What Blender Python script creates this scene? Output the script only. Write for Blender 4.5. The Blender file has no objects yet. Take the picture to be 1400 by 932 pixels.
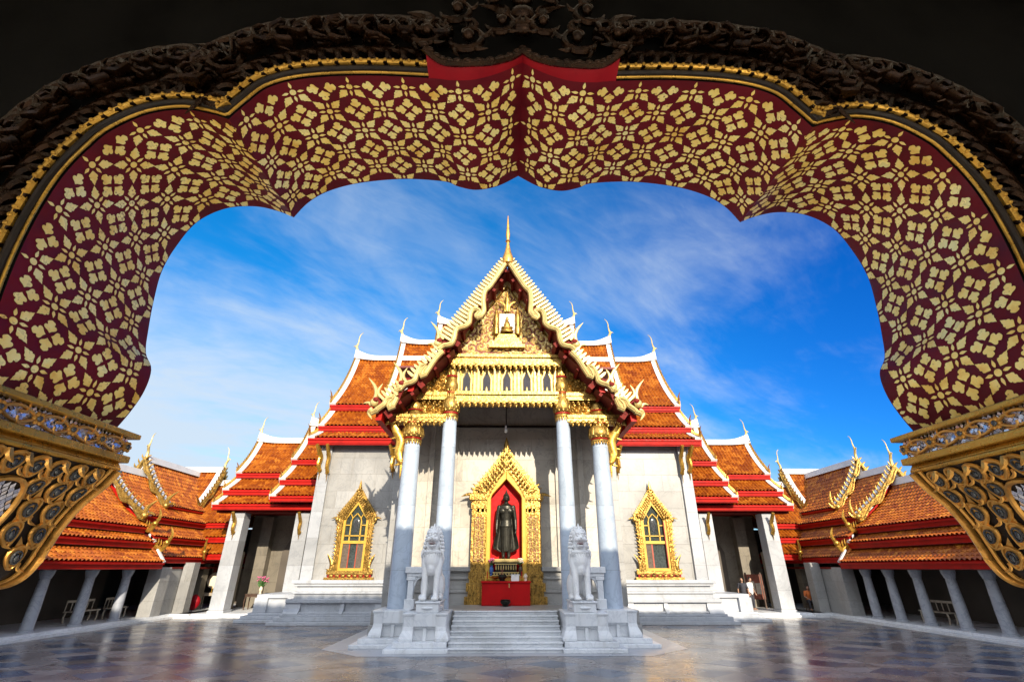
import bpy, bmesh, math, random
import numpy as np
from mathutils import Vector, Matrix
R = math.radians
random.seed(7); rng = np.random.default_rng(5)
scn = bpy.context.scene
COL = scn.collection
pi = math.pi

# ------------------------------------------------------------------ camera
cam = bpy.data.objects.new("camera", bpy.data.cameras.new("camera"))
COL.objects.link(cam)
cam.data.sensor_width = 36; cam.data.lens = 16.714
cam.data.clip_start = 0.05; cam.data.clip_end = 3000
cam.location = (-0.1, 0, 2.5)
cam.rotation_euler = (R(90 + 25.43), 0, R(-0.95))
scn.camera = cam

# ------------------------------------------------------------------ sky and sun
SUN_EL, SUN_AZ = 22.0, 13.0        # azimuth: degrees to the right of straight behind the camera
SUN_STRENGTH, SKY_STRENGTH, EXPOSURE = 2.5, 0.083, 1.6
scn.view_settings.view_transform = 'Standard'
scn.view_settings.look = 'None'
scn.view_settings.gamma = 1
scn.view_settings.use_curve_mapping = False
scn.view_settings.exposure = EXPOSURE
world = bpy.data.worlds.new("World"); scn.world = world
world.use_nodes = True
sd = Vector((math.sin(R(SUN_AZ)) * math.cos(R(SUN_EL)), -math.cos(R(SUN_AZ)) * math.cos(R(SUN_EL)), math.sin(R(SUN_EL))))
sl = bpy.data.lights.new("sun", 'SUN'); sl.energy = SUN_STRENGTH; sl.angle = R(0.5); sl.color = (1, 0.88, 0.70)
so = bpy.data.objects.new("sun", sl); COL.objects.link(so)
so.rotation_euler = sd.to_track_quat('Z', 'Y').to_euler()


class NT:
    """tiny helper to write node graphs"""
    def __init__(self, tree):
        self.t = tree; self.n = tree.nodes; self.l = tree.links

    def node(self, typ, **kw):
        n = self.n.new(typ)
        for k, v in kw.items():
            setattr(n, k, v)
        return n

    def link(self, a, b):
        self.l.new(a, b)

    def put(self, sock, v):
        if hasattr(v, 'is_output'):
            self.l.new(v, sock)
        elif v is not None:
            sock.default_value = v

    def math(self, op, a, b=None, c=None, clamp=False):
        n = self.node('ShaderNodeMath', operation=op, use_clamp=clamp)
        for i, v in enumerate((a, b, c)):
            if v is not None:
                self.put(n.inputs[i], v)
        return n.outputs[0]

    def mix(self, f, a, b, blend='MIX'):
        n = self.node('ShaderNodeMix', data_type='RGBA', blend_type=blend)
        self.put(n.inputs[0], f); self.put(n.inputs[6], a); self.put(n.inputs[7], b)
        return n.outputs[2]

    def ramp(self, f, stops, interp='LINEAR'):
        n = self.node('ShaderNodeValToRGB'); n.color_ramp.interpolation = interp
        e = n.color_ramp.elements
        while len(e) < len(stops):
            e.new(0.5)
        for k, (p, c) in enumerate(stops):
            e[k].position = p
            e[k].color = c if len(c) == 4 else (*c, 1)
        self.put(n.inputs[0], f)
        return n.outputs[0]

    def smooth(self, v, a, b, lo=0.0, hi=1.0):
        n = self.node('ShaderNodeMapRange', interpolation_type='SMOOTHSTEP')
        self.put(n.inputs[0], v)
        for i, x in zip((1, 2, 3, 4), (a, b, lo, hi)):
            n.inputs[i].default_value = x
        return n.outputs[0]

    def noise(self, vec, scale, detail=4, rough=0.5, dist=0.0, out=0):
        n = self.node('ShaderNodeTexNoise')
        if vec is not None:
            self.put(n.inputs['Vector'], vec)
        n.inputs['Scale'].default_value = scale; n.inputs['Detail'].default_value = detail
        n.inputs['Roughness'].default_value = rough; n.inputs['Distortion'].default_value = dist
        return n.outputs[out]

    def xyz(self, vec):
        n = self.node('ShaderNodeSeparateXYZ'); self.put(n.inputs[0], vec); return n.outputs

    def comb(self, x=0.0, y=0.0, z=0.0):
        n = self.node('ShaderNodeCombineXYZ')
        for i, v in enumerate((x, y, z)):
            self.put(n.inputs[i], v)
        return n.outputs[0]


def c4(c):
    return (c[0], c[1], c[2], 1.0)


def build_world():
    t = NT(world.node_tree); t.n.clear()
    out = t.node('ShaderNodeOutputWorld'); bg = t.node('ShaderNodeBackground')
    sky = t.node('ShaderNodeTexSky', sky_type='NISHITA'); sky.sun_disc = False
    sky.sun_elevation = R(SUN_EL); sky.sun_rotation = R(180 - SUN_AZ)
    sky.air_density = 1.0; sky.dust_density = 0.6; sky.ozone_density = 2.0
    hs = t.node('ShaderNodeHueSaturation'); hs.inputs['Saturation'].default_value = 1.45
    t.link(sky.outputs[0], hs.inputs['Color'])
    d = t.node('ShaderNodeTexCoord').outputs['Generated']
    x, y, z = t.xyz(d)
    zz = t.math('ADD', t.math('MAXIMUM', z, 0.0), 0.22)
    px = t.math('DIVIDE', x, zz); py = t.math('DIVIDE', y, zz)
    # wispy high cloud, drawn out along a slanted direction
    rx = t.math('ADD', t.math('MULTIPLY', px, 0.80), t.math('MULTIPLY', py, 0.60))
    ry = t.math('SUBTRACT', t.math('MULTIPLY', py, 0.80), t.math('MULTIPLY', px, 0.60))
    v1 = t.comb(t.math('MULTIPLY', rx, 0.75), t.math('MULTIPLY', ry, 1.7), 3.1)
    n1 = t.noise(v1, 1.3, 7, 0.6, 0.9)
    n2 = t.noise(t.comb(px, py, 9.0), 1.1, 5, 0.55, 0.5)
    n3 = t.noise(v1, 6.0, 5, 0.65, 0.5)
    # cloud bank low on the left, a clear deep-blue patch on the right
    left = t.smooth(x, 0.45, -0.55)
    low = t.smooth(z, 0.62, 0.12)
    bank = t.math('MULTIPLY', t.math('MULTIPLY', left, low), 0.30)
    rim = t.smooth(z, 0.30, 0.04, 0.0, 0.14)
    s = t.math('ADD', t.math('MULTIPLY', n1, 0.50), t.math('MULTIPLY', n2, 0.50))
    s = t.math('ADD', s, t.math('MULTIPLY', t.math('SUBTRACT', n3, 0.5), 0.16))
    s = t.math('ADD', s, t.math('ADD', bank, rim))
    m = t.smooth(s, 0.44, 0.86, 0.0, 0.95)
    colr = t.mix(m, t.mix(1.0, hs.outputs[0], t.mix(t.smooth(x, -0.15, 0.75), (0.42, 0.90, 0.98, 1), (0.10, 0.42, 0.80, 1)), 'MULTIPLY'), (2.7, 3.15, 3.65, 1))
    # unseen bright cloud added behind the camera to fill the shaded facade
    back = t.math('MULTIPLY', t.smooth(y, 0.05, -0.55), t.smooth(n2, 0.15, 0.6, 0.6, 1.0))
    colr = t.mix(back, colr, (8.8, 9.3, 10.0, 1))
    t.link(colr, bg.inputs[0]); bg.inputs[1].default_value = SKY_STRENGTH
    t.link(bg.outputs[0], out.inputs[0])


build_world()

# ------------------------------------------------------------------ materials
MATS = {}


def new_mat(name):
    m = bpy.data.materials.new(name); m.use_nodes = True
    t = NT(m.node_tree); b = t.n['Principled BSDF']; MATS[name] = m
    return m, t, b


def pos(t):
    return t.node('ShaderNodeNewGeometry').outputs['Position']


def bump(t, b, h, strength=0.3, dist=0.02):
    n = t.node('ShaderNodeBump'); n.inputs['Strength'].default_value = strength
    n.inputs['Distance'].default_value = dist
    t.put(n.inputs['Height'], h); t.link(n.outputs[0], b.inputs['Normal'])


def simple(name, col, rough=0.5, metal=0.0, var=0.18, scale=3.0, bmp=0.15, bscale=40, bdist=0.01, spec=0.5):
    m, t, b = new_mat(name)
    b.inputs['Specular IOR Level'].default_value = spec
    p = pos(t)
    n = t.noise(p, scale, 6, 0.6)
    lo = tuple(max(0, c * (1 - var * 1.6)) for c in col); hi = tuple(min(1, c * (1 + var)) for c in col)
    t.link(t.ramp(n, [(0.28, lo), (0.5, col), (0.72, hi)]), b.inputs['Base Color'])
    b.inputs['Roughness'].default_value = rough; b.inputs['Metallic'].default_value = metal
    r = t.noise(p, scale * 4, 4, 0.6)
    t.link(t.smooth(r, 0.2, 0.8, max(0.05, rough - 0.12), min(1, rough + 0.15)), b.inputs['Roughness'])
    if bmp:
        bump(t, b, t.noise(p, bscale, 5, 0.6), bmp, bdist)
    return m


def marble(name, col, joint=0.9, jw=1.9, vein=0.5, rough=0.28, stain=0.35, joints=True, c2=(0.78, 0.77, 0.75)):
    m, t, b = new_mat(name)
    p = pos(t); x, y, z = t.xyz(p)
    v = t.noise(p, 0.9, 8, 0.62, 1.6)
    vv = t.math('ABSOLUTE', t.math('SUBTRACT', v, 0.5))
    veins = t.smooth(vv, 0.035, 0.0, 0.0, vein)
    cl = t.noise(p, 0.45, 5, 0.55, 0.5)
    base = t.ramp(cl, [(0.3, tuple(c * 0.80 for c in col)), (0.55, col), (0.75, tuple(min(1, c * 1.08) for c in col))])
    base = t.mix(veins, base, c4(tuple(c * f for c, f in zip(col, (0.52, 0.55, 0.60)))))
    h = None
    if joints:
        u = t.math('ADD', x, y)
        br = t.node('ShaderNodeTexBrick'); br.offset = 0.5
        t.link(t.comb(u, z, 0.0), br.inputs['Vector'])
        br.inputs['Scale'].default_value = 1.0; br.inputs['Brick Width'].default_value = jw
        br.inputs['Row Height'].default_value = joint; br.inputs['Mortar Size'].default_value = 0.006
        br.inputs['Mortar Smooth'].default_value = 0.3; br.inputs['Bias'].default_value = 0.0
        br.inputs['Color1'].default_value = (1, 1, 1, 1); br.inputs['Color2'].default_value = (*c2, 1)
        br.inputs['Mortar'].default_value = (0.55, 0.52, 0.48, 1)
        base = t.mix(1.0, base, br.outputs['Color'], 'MULTIPLY')
        h = t.math('SUBTRACT', 1.0, br.outputs['Fac'])
    # weather streaks that run down the stone
    st = t.noise(t.comb(t.math('MULTIPLY', x, 2.2), t.math('MULTIPLY', y, 2.2), t.math('MULTIPLY', z, 0.28)), 1.3, 6, 0.65)
    sm = t.smooth(st, 0.50, 0.80, 0.0, stain)
    base = t.mix(sm, base, c4((col[0] * 0.50, col[1] * 0.45, col[2] * 0.38)))
    t.link(base, b.inputs['Base Color'])
    t.link(t.smooth(cl, 0.2, 0.8, rough - 0.06, rough + 0.2), b.inputs['Roughness'])
    if h is not None:
        bump(t, b, h, 0.5, 0.012)
    else:
        bump(t, b, t.noise(p, 25, 4), 0.08, 0.01)
    return m


marble('gallery_marble', (0.34, 0.36, 0.40), joints=False, stain=0.4)  # darker than the shaft marble: gallery shade put into the colour
marble('pilaster_marble', (0.39, 0.405, 0.43), vein=0.3, joint=1.3, jw=9.0, stain=0.25)
marble('plinth_marble', (0.41, 0.43, 0.465), vein=0.3, joints=False, stain=0.5)
marble('marble', (0.325, 0.322, 0.313), vein=0.3, c2=(0.84, 0.83, 0.81), stain=0.5)
simple('room_plaster', (0.80, 0.76, 0.68), 0.8, var=0.1)  # unseen room walls made pale to bounce light towards the arch
marble('apron_marble', (0.40, 0.41, 0.43), vein=0.2, joints=False)
marble('gate_paving', (0.88, 0.86, 0.80), vein=0.2, stain=0.1)  # very pale so these floors bounce light up under the arch
marble('marble_wall', (0.50, 0.465, 0.40), joint=1.05, jw=2.3, stain=0.55)
marble('marble_shaft', (0.42, 0.495, 0.59), joint=2.4, jw=30.0, stain=0.25, vein=0.32)
marble('marble_plain', (0.68, 0.70, 0.72), joints=False, stain=0.45, vein=0.30)
marble('marble_lion', (0.76, 0.76, 0.75), joints=False, vein=0.25, stain=0.35, rough=0.4)
marble('marble_dim', (0.20, 0.175, 0.135), joint=0.8, jw=1.5, stain=0.6, rough=0.5)  # tan stone darkened: shade of the roofed interior is in the colour
simple('plaster', (0.58, 0.57, 0.56), 0.6, var=0.07, scale=1.2, bmp=0.08)
simple('red_board', (0.36, 0.008, 0.004), 0.5, spec=0.15, var=0.16, scale=2.0, bmp=0.05)
simple('dark_red_wood', (0.15, 0.012, 0.008), 0.6, spec=0.15, var=0.3, scale=4.0, bmp=0.1)
simple('lacquer_red', (0.45, 0.004, 0.005), 0.5, spec=0.15, var=0.12, scale=2.0, bmp=0.04)
simple('maroon', (0.118, 0.003, 0.008), 0.50, spec=0.22, var=0.25, scale=2.5, bmp=0.10, bscale=30)
simple('crest_red', (0.27, 0.004, 0.010), 0.5, spec=0.2, var=0.2, scale=5, bmp=0.1)


def leaf_gold_mat():
    m, t, b = new_mat('leaf_gold')
    p = pos(t)
    n = t.noise(p, 5.0, 5, 0.6)
    base = t.ramp(n, [(0.28, (0.80, 0.46, 0.06)), (0.46, (1.0, 0.76, 0.20)), (0.66, (1.0, 0.90, 0.38))])
    w = t.noise(p, 55.0, 5, 0.7); w2 = t.noise(p, 2.2, 3, 0.5)
    worn = t.smooth(t.math('ADD', w, t.math('MULTIPLY', w2, 0.35)), 0.78, 0.86, 0.0, 0.75)
    base = t.mix(worn, base, (0.20, 0.035, 0.015, 1))
    t.link(base, b.inputs['Base Color'])
    b.inputs['Metallic'].default_value = 0.18
    t.link(t.smooth(n, 0.3, 0.7, 0.42, 0.24), b.inputs['Roughness'])
    bump(t, b, t.noise(p, 40, 5, 0.65), 0.25, 0.006)


leaf_gold_mat()
simple('carved_gold', (0.38, 0.225, 0.050), 0.30, 0.72, var=0.45, scale=4, bmp=0.45, bscale=9, bdist=0.05)
simple('gold', (0.50, 0.28, 0.045), 0.30, 0.72, var=0.28, scale=5, bmp=0.25, bscale=30, bdist=0.02)
simple('cream_gold', (0.78, 0.62, 0.28), 0.38, 0.35, var=0.2, scale=5, bmp=0.3, bscale=20)
simple('pale_gold', (0.50, 0.37, 0.135), 0.42, 0.30, var=0.18, scale=4, bmp=0.2, bscale=25, bdist=0.02)
simple('yellow_paint', (0.52, 0.31, 0.035), 0.45, 0.15, var=0.12, scale=3, bmp=0.05)
simple('old_gold', (0.62, 0.32, 0.070), 0.36, 0.7, var=0.35, scale=9, bmp=0.3, bscale=26, bdist=0.01)
simple('black_lacquer', (0.014, 0.009, 0.006), 0.5, spec=0.25, var=0.3, scale=6)
simple('bronze', (0.034, 0.032, 0.024), 0.36, 0.65, var=0.35, scale=6, bmp=0.2, bscale=30)
simple('dark_wood', (0.065, 0.035, 0.022), 0.45, var=0.3, scale=5)
simple('pale_wood', (0.42, 0.36, 0.28), 0.5, var=0.2, scale=5)
simple('unlit_gilding', (0.020, 0.0080, 0.0025), 0.22, 0.75, var=0.5, scale=9, bmp=0.3, bscale=26)  # near-black gold: darkness of the unlit inner face is in the colour
simple('unlit_plaster', (0.008, 0.0076, 0.0070), 1.0, spec=0.0, var=0.25, scale=1.5, bmp=0.15, bscale=15)  # interior darkness round the arch painted into the plaster
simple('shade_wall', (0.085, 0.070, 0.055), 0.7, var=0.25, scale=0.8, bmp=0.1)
simple('ceiling_red', (0.16, 0.018, 0.014), 0.6, var=0.2, scale=2)
simple('window_glass', (0.035, 0.045, 0.040), 0.08, var=0.5, scale=14, bmp=0.12, bscale=20)
simple('curtain', (0.10, 0.075, 0.055), 0.8, var=0.3, scale=12)
simple('shutter_red', (0.34, 0.05, 0.02), 0.4, var=0.2, scale=5)
simple('mirror_glass', (0.74, 0.74, 0.80), 0.16, 0.75, var=0.12, scale=40, bmp=0.35, bscale=22, bdist=0.01)
simple('smoky_glass', (0.06, 0.065, 0.07), 0.12, 0.3, var=0.5, scale=30, bmp=0.2, bscale=20)
simple('white_paint', (0.78, 0.78, 0.76), 0.5, var=0.06)
simple('flower_pink', (0.55, 0.12, 0.25), 0.6, var=0.3, scale=30)
simple('flower_cream', (0.72, 0.62, 0.48), 0.6, var=0.3, scale=30)
simple('leaf_green', (0.05, 0.13, 0.03), 0.6, var=0.4, scale=20)
simple('cloth_blue', (0.05, 0.12, 0.34), 0.8, var=0.2)
simple('cloth_dark', (0.03, 0.03, 0.04), 0.8, var=0.2)
simple('cloth_orange', (0.55, 0.14, 0.03), 0.8, var=0.2)
simple('skin', (0.36, 0.20, 0.13), 0.55, var=0.1)
simple('hair', (0.012, 0.010, 0.009), 0.5, var=0.2)
simple('earth', (0.16, 0.13, 0.09), 0.9, var=0.3)
simple('board_brown', (0.20, 0.055, 0.03), 0.5, var=0.3)
simple('silver', (0.6, 0.6, 0.6), 0.25, 0.9, var=0.1)


def tile_mat():
    m, t, b = new_mat('roof_tile')
    p = pos(t)
    v = t.node('ShaderNodeTexVoronoi'); v.feature = 'F1'; v.inputs['Scale'].default_value = 3.4
    t.link(p, v.inputs['Vector'])
    r = t.xyz(v.outputs['Color'])[0]
    base = t.ramp(r, [(0.0, (0.18, 0.036, 0.004)), (0.45, (0.27, 0.068, 0.005)), (0.8, (0.34, 0.094, 0.007)), (1.0, (0.42, 0.145, 0.016))])
    n = t.noise(p, 0.5, 6, 0.6)
    base = t.mix(t.smooth(n, 0.52, 0.75, 0, 0.45), base, (0.24, 0.055, 0.015, 1))
    g = t.noise(p, 5.0, 5, 0.7)
    base = t.mix(t.smooth(g, 0.62, 0.80, 0, 0.35), base, (0.13, 0.05, 0.025, 1))
    t.link(base, b.inputs['Base Color'])
    b.inputs['Roughness'].default_value = 0.40
    b.inputs['Specular IOR Level'].default_value = 0.30
    bump(t, b, t.noise(p, 18, 4), 0.15, 0.01)


tile_mat()


def floor_mat():
    m, t, b = new_mat('courtyard_marble')
    p = pos(t); x, y, z = t.xyz(p)
    W, D = 2.6, 1.3
    u = t.math('DIVIDE', x, W); w = t.math('DIVIDE', y, D)
    row = t.math('FLOOR', w)
    odd = t.math('MODULO', t.math('ABSOLUTE', row), 2.0)
    us = t.math('ADD', u, t.math('MULTIPLY', odd, 0.5))
    fu = t.math('SUBTRACT', t.math('FRACT', us), 0.5)
    fw = t.math('SUBTRACT', t.math('FRACT', w), 0.5)
    dia = t.math('ADD', t.math('MULTIPLY', t.math('ABSOLUTE', fu), 1.27), t.math('MULTIPLY', t.math('ABSOLUTE', fw), 0.82))
    isd = t.math('LESS_THAN', dia, 0.40)
    joint_d = t.smooth(t.math('ABSOLUTE', t.math('SUBTRACT', dia, 0.40)), 0.0, 0.010, 1.0, 0.0)
    # joints between the big pale slabs run out from the tips of the diamonds
    ju = t.smooth(t.math('SUBTRACT', 0.5, t.math('ABSOLUTE', fu)), 0.003, 0.006, 1.0, 0.0)
    jw = t.smooth(t.math('ABSOLUTE', fw), 0.006, 0.012, 1.0, 0.0)
    je = t.math('MULTIPLY', t.math('MAXIMUM', ju, jw), t.math('SUBTRACT', 1.0, isd))
    jj = t.math('MAXIMUM', joint_d, je)
    wn = t.node('ShaderNodeTexWhiteNoise', noise_dimensions='3D')
    t.link(t.comb(t.math('FLOOR', us), row, t.math('ADD', isd, t.math('MULTIPLY', t.math('ADD', t.math('GREATER_THAN', fu, 0.0), t.math('MULTIPLY', t.math('GREATER_THAN', fw, 0.0), 2.0)), t.math('SUBTRACT', 1.0, isd)))), wn.inputs['Vector'])
    rnd = wn.outputs['Value']
    pale = t.ramp(rnd, [(0.0, (0.150, 0.124, 0.112)), (0.5, (0.200, 0.170, 0.154)), (1.0, (0.255, 0.222, 0.204))])
    blue = t.ramp(rnd, [(0.0, (0.055, 0.068, 0.098)), (0.5, (0.080, 0.097, 0.135)), (1.0, (0.11, 0.13, 0.17))])
    base = t.mix(isd, pale, blue)
    n = t.noise(p, 0.55, 7, 0.62, 0.8)
    base = t.mix(t.smooth(n, 0.45, 0.75, 0, 0.18), base, (0.095, 0.085, 0.085, 1))
    n2 = t.noise(p, 3.0, 6, 0.65, 1.0)
    base = t.mix(t.smooth(n2, 0.58, 0.75, 0, 0.15), base, (0.22, 0.20, 0.19, 1))
    base = t.mix(t.math('MULTIPLY', jj, 0.75), base, (0.07, 0.065, 0.06, 1))
    t.link(base, b.inputs['Base Color'])
    t.link(t.math('ADD', t.smooth(n, 0.3, 0.7, 0.14, 0.28), t.math('MULTIPLY', rnd, 0.08)), b.inputs['Roughness'])
    b.inputs['Specular IOR Level'].default_value = 0.36
    hh = t.math('SUBTRACT', t.math('MULTIPLY', t.noise(p, 2.2, 3), 0.4), jj)
    bump(t, b, hh, 0.10, 0.01)


floor_mat()


# ------------------------------------------------------------------ mesh helpers
class MB:
    def __init__(self, T=None):
        self.V = []; self.F = []; self.M = []; self.T = T

    def add(self, verts, faces, m=0):
        o = len(self.V)
        if self.T:
            verts = [self.T(v) for v in verts]
        self.V += [tuple(v) for v in verts]
        self.F += [tuple(i + o for i in f) for f in faces]
        self.M += [m] * len(faces)

    def box(self, x0, x1, y0, y1, z0, z1, m=0):
        v = [(x, y, z) for z in (z0, z1) for y in (y0, y1) for x in (x0, x1)]
        self.add(v, [(0, 1, 3, 2), (4, 6, 7, 5), (0, 4, 5, 1), (2, 3, 7, 6), (0, 2, 6, 4), (1, 5, 7, 3)], m)

    def prism(self, pts, fn, d0, d1, m=0):
        """closed 2D outline pts extruded between d0 and d1; fn(u, w, d) -> xyz"""
        n = len(pts)
        v = [fn(u, w, d0) for u, w in pts] + [fn(u, w, d1) for u, w in pts]
        f = [tuple(range(n)), tuple(range(2 * n - 1, n - 1, -1))]
        f += [(i, (i + 1) % n, n + (i + 1) % n, n + i) for i in range(n)]
        self.add(v, f, m)

    def lathe(self, prof, n=20, c=(0, 0, 0), m=0, sq=1.0, cap=True):
        v = []; f = []
        for r, z in prof:
            for k in range(n):
                a = 2 * pi * k / n
                v.append((c[0] + r * math.cos(a), c[1] + sq * r * math.sin(a), c[2] + z))
        for i in range(len(prof) - 1):
            for k in range(n):
                f.append((i * n + k, i * n + (k + 1) % n, (i + 1) * n + (k + 1) % n, (i + 1) * n + k))
        if cap:
            f.append(tuple(range(n - 1, -1, -1))); f.append(tuple(range((len(prof) - 1) * n, len(prof) * n)))
        self.add(v, f, m)

    def sweep(self, path, half, thick, up, n=6, m=0):
        """tapered blade along path: half widths across, thick along 'up'; closed ends"""
        P = [Vector(p) for p in path]; up = Vector(up)
        v = []; f = []
        N = len(P)
        for i in range(N):
            tg = (P[min(i + 1, N - 1)] - P[max(i - 1, 0)])
            if tg.length < 1e-9:
                tg = Vector((0, 0, 1))
            tg.normalize()
            side = tg.cross(up)
            if side.length < 1e-6:
                side = tg.orthogonal()
            side.normalize(); upp = side.cross(tg).normalized()
            h = half[i] if hasattr(half, '__len__') else half
            th = thick[i] if hasattr(thick, '__len__') else thick
            for k in range(n):
                a = 2 * pi * k / n
                v.append(P[i] + side * (h * math.cos(a)) + upp * (th * math.sin(a)))
        for i in range(N - 1):
            for k in range(n):
                f.append((i * n + k, i * n + (k + 1) % n, (i + 1) * n + (k + 1) % n, (i + 1) * n + k))
        f.append(tuple(range(n - 1, -1, -1))); f.append(tuple(range((N - 1) * n, N * n)))
        self.add(v, f, m)

    def tube(self, path, r, n=8, m=0):
        up = (0.123, 0.456, 0.88)
        self.sweep(path, r, r, up, n, m)

    def flame(self, base, d, nrm, L, W, curl=0.15, th=0.4, m=0, seg=6):
        """kranok flame leaf: grows from base along d, lies in the plane square to nrm"""
        d = Vector(d).normalized(); nrm = Vector(nrm).normalized(); s = d.cross(nrm)
        base = Vector(base); path = []; hw = []
        for i in range(seg + 1):
            q = i / seg
            path.append(base + d * (L * q) + s * (curl * L * math.sin(q * pi * 1.15) - curl * L * 0.9 * q * q))
            hw.append(W * (0.55 + 1.35 * q - 0.3 * q * q) * (1 - q) ** 0.8 if q < 1 else W * 0.03)
        hw = [max(h, W * 0.04) for h in hw]
        self.sweep(path, hw, [h * th for h in hw], nrm, 6, m)

    def grid(self, fn, nu, nv, m=0):
        v = [fn(i / nu, j / nv) for j in range(nv + 1) for i in range(nu + 1)]
        f = [(j * (nu + 1) + i, j * (nu + 1) + i + 1, (j + 1) * (nu + 1) + i + 1, (j + 1) * (nu + 1) + i) for j in range(nv) for i in range(nu)]
        self.add(v, f, m)

    def ball(self, c, r, n=12, m=0):
        rx, ry, rz = r if hasattr(r, '__len__') else (r, r, r)
        k = max(5, n // 2)
        v = [(c[0], c[1], c[2] - rz)]
        for j in range(1, k):
            a = -pi / 2 + pi * j / k
            for i in range(n):
                b = 2 * pi * i / n
                v.append((c[0] + rx * math.cos(a) * math.cos(b), c[1] + ry * math.cos(a) * math.sin(b), c[2] + rz * math.sin(a)))
        v.append((c[0], c[1], c[2] + rz))
        f = [(0, 1 + (i + 1) % n, 1 + i) for i in range(n)]
        for j in range(k - 2):
            for i in range(n):
                a = 1 + j * n + i; b = 1 + j * n + (i + 1) % n
                f.append((a, b, b + n, a + n))
        L = len(v) - 1
        f += [(L, L - n + i, L - n + (i + 1) % n) for i in range(n)]
        self.add(v, f, m)

    def mesh(self, name, mats, smooth=True, angle=38, recalc=True):
        me = bpy.data.meshes.new(name)
        me.from_pydata(self.V, [], self.F)
        for mm in ([mats] if isinstance(mats, str) else mats):
            me.materials.append(MATS[mm])
        if max(self.M, default=0) > 0:
            me.polygons.foreach_set('material_index', self.M)
        if recalc:
            bm = bmesh.new(); bm.from_mesh(me)
            bmesh.ops.recalc_face_normals(bm, faces=bm.faces)
            bm.to_mesh(me); bm.free()
        if smooth:
            me.shade_smooth(); me.set_sharp_from_angle(angle=R(angle))
        me.update()
        return me

    def build(self, name, mats, parent=None, smooth=True, angle=38, bevel=0.0, recalc=True):
        o = bpy.data.objects.new(name, self.mesh(name, mats, smooth, angle, recalc))
        COL.objects.link(o)
        if parent is not None:
            attach(o, parent)
        if bevel:
            md = o.modifiers.new('bevel', 'BEVEL'); md.width = bevel; md.segments = 2
            md.limit_method = 'ANGLE'; md.angle_limit = R(40)
        return o


WORLD_POS = {}


def attach(o, parent):
    """mesh data is written in world coordinates: cancel the parents' offset"""
    off = WORLD_POS.get(parent.name, (0, 0, 0))
    o.parent = parent
    o.location = (-off[0], -off[1], -off[2])
    WORLD_POS[o.name] = (0, 0, 0)


def thing(name, label, cat, loc=(0, 0, 0), group=None):
    o = bpy.data.objects.new(name, None); o.empty_display_size = 0.3
    COL.objects.link(o); o.location = loc
    WORLD_POS[o.name] = tuple(loc)
    tag(o, label, cat, group)
    return o


def tag(o, label, cat, group=None):
    o['label'] = label; o['category'] = cat
    if group:
        o['group'] = group
    return o


def structure(o):
    o['kind'] = 'structure'; return o


def copy_tree(o, parent=None):
    c = o.copy(); COL.objects.link(c)
    if parent is not None:
        c.parent = parent
    for ch in list(o.children):
        copy_tree(ch, c)
    return c


def smooth_path(P, k=6, closed=False):
    """Catmull-Rom through 2D/3D points"""
    P = [Vector(p) for p in P]; out = []
    n = len(P)
    for i in range(n - 1):
        a = P[max(i - 1, 0)]; b = P[i]; c = P[i + 1]; d = P[min(i + 2, n - 1)]
        for j in range(k):
            t = j / k
            out.append(0.5 * ((2 * b) + (c - a) * t + (2 * a - 5 * b + 4 * c - d) * t * t + (3 * b - a - 3 * c + d) * t ** 3))
    out.append(P[-1])
    return [tuple(p) for p in out]


def sculpt(mb, name, mat, parent, voxel, smooth_it=3, detail=None):
    """weld overlapping primitives into one continuous skin"""
    me = mb.mesh(name + '_tmp', mat, smooth=False)
    o = bpy.data.objects.new('tmp', me); COL.objects.link(o)
    r = o.modifiers.new('r', 'REMESH'); r.mode = 'VOXEL'; r.voxel_size = voxel
    s = o.modifiers.new('s', 'SMOOTH'); s.factor = 0.5; s.iterations = smooth_it
    dg = bpy.context.evaluated_depsgraph_get()
    me2 = bpy.data.meshes.new_from_object(o.evaluated_get(dg))
    bpy.data.objects.remove(o); bpy.data.meshes.remove(me)
    me2.name = name
    if not me2.materials:
        me2.materials.append(MATS[mat])
    if detail:
        n = len(me2.vertices); co = np.empty(n * 3); no = np.empty(n * 3)
        me2.vertices.foreach_get('co', co); me2.vertices.foreach_get('normal', no)
        co = co.reshape(-1, 3); no = no.reshape(-1, 3)
        co += no * detail(co)[:, None]
        me2.vertices.foreach_set('co', co.ravel())
    me2.shade_smooth(); me2.update()
    ob = bpy.data.objects.new(name, me2); COL.objects.link(ob)
    if parent is not None:
        attach(ob, parent)
    return ob


def capsule(mb, a, b, ra, rb, n=12):
    a = Vector(a); b = Vector(b); d = b - a
    up = (0.3, 0.9, 0.2) if abs(d.normalized().dot(Vector((0.3, 0.9, 0.2)).normalized())) < 0.95 else (1, 0, 0)
    P = []; r = []
    L = d.length; dn = d.normalized()
    for q in (-0.98, -0.8, -0.45):
        P.append(a + dn * (ra * q)); r.append(ra * math.sqrt(1 - q * q))
    for i in range(7):
        q = i / 6; P.append(a + d * q); r.append(ra + (rb - ra) * q)
    for q in (0.45, 0.8, 0.98):
        P.append(b + dn * (rb * q)); r.append(rb * math.sqrt(1 - q * q))
    mb.sweep(P, r, r, up, n)


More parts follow.
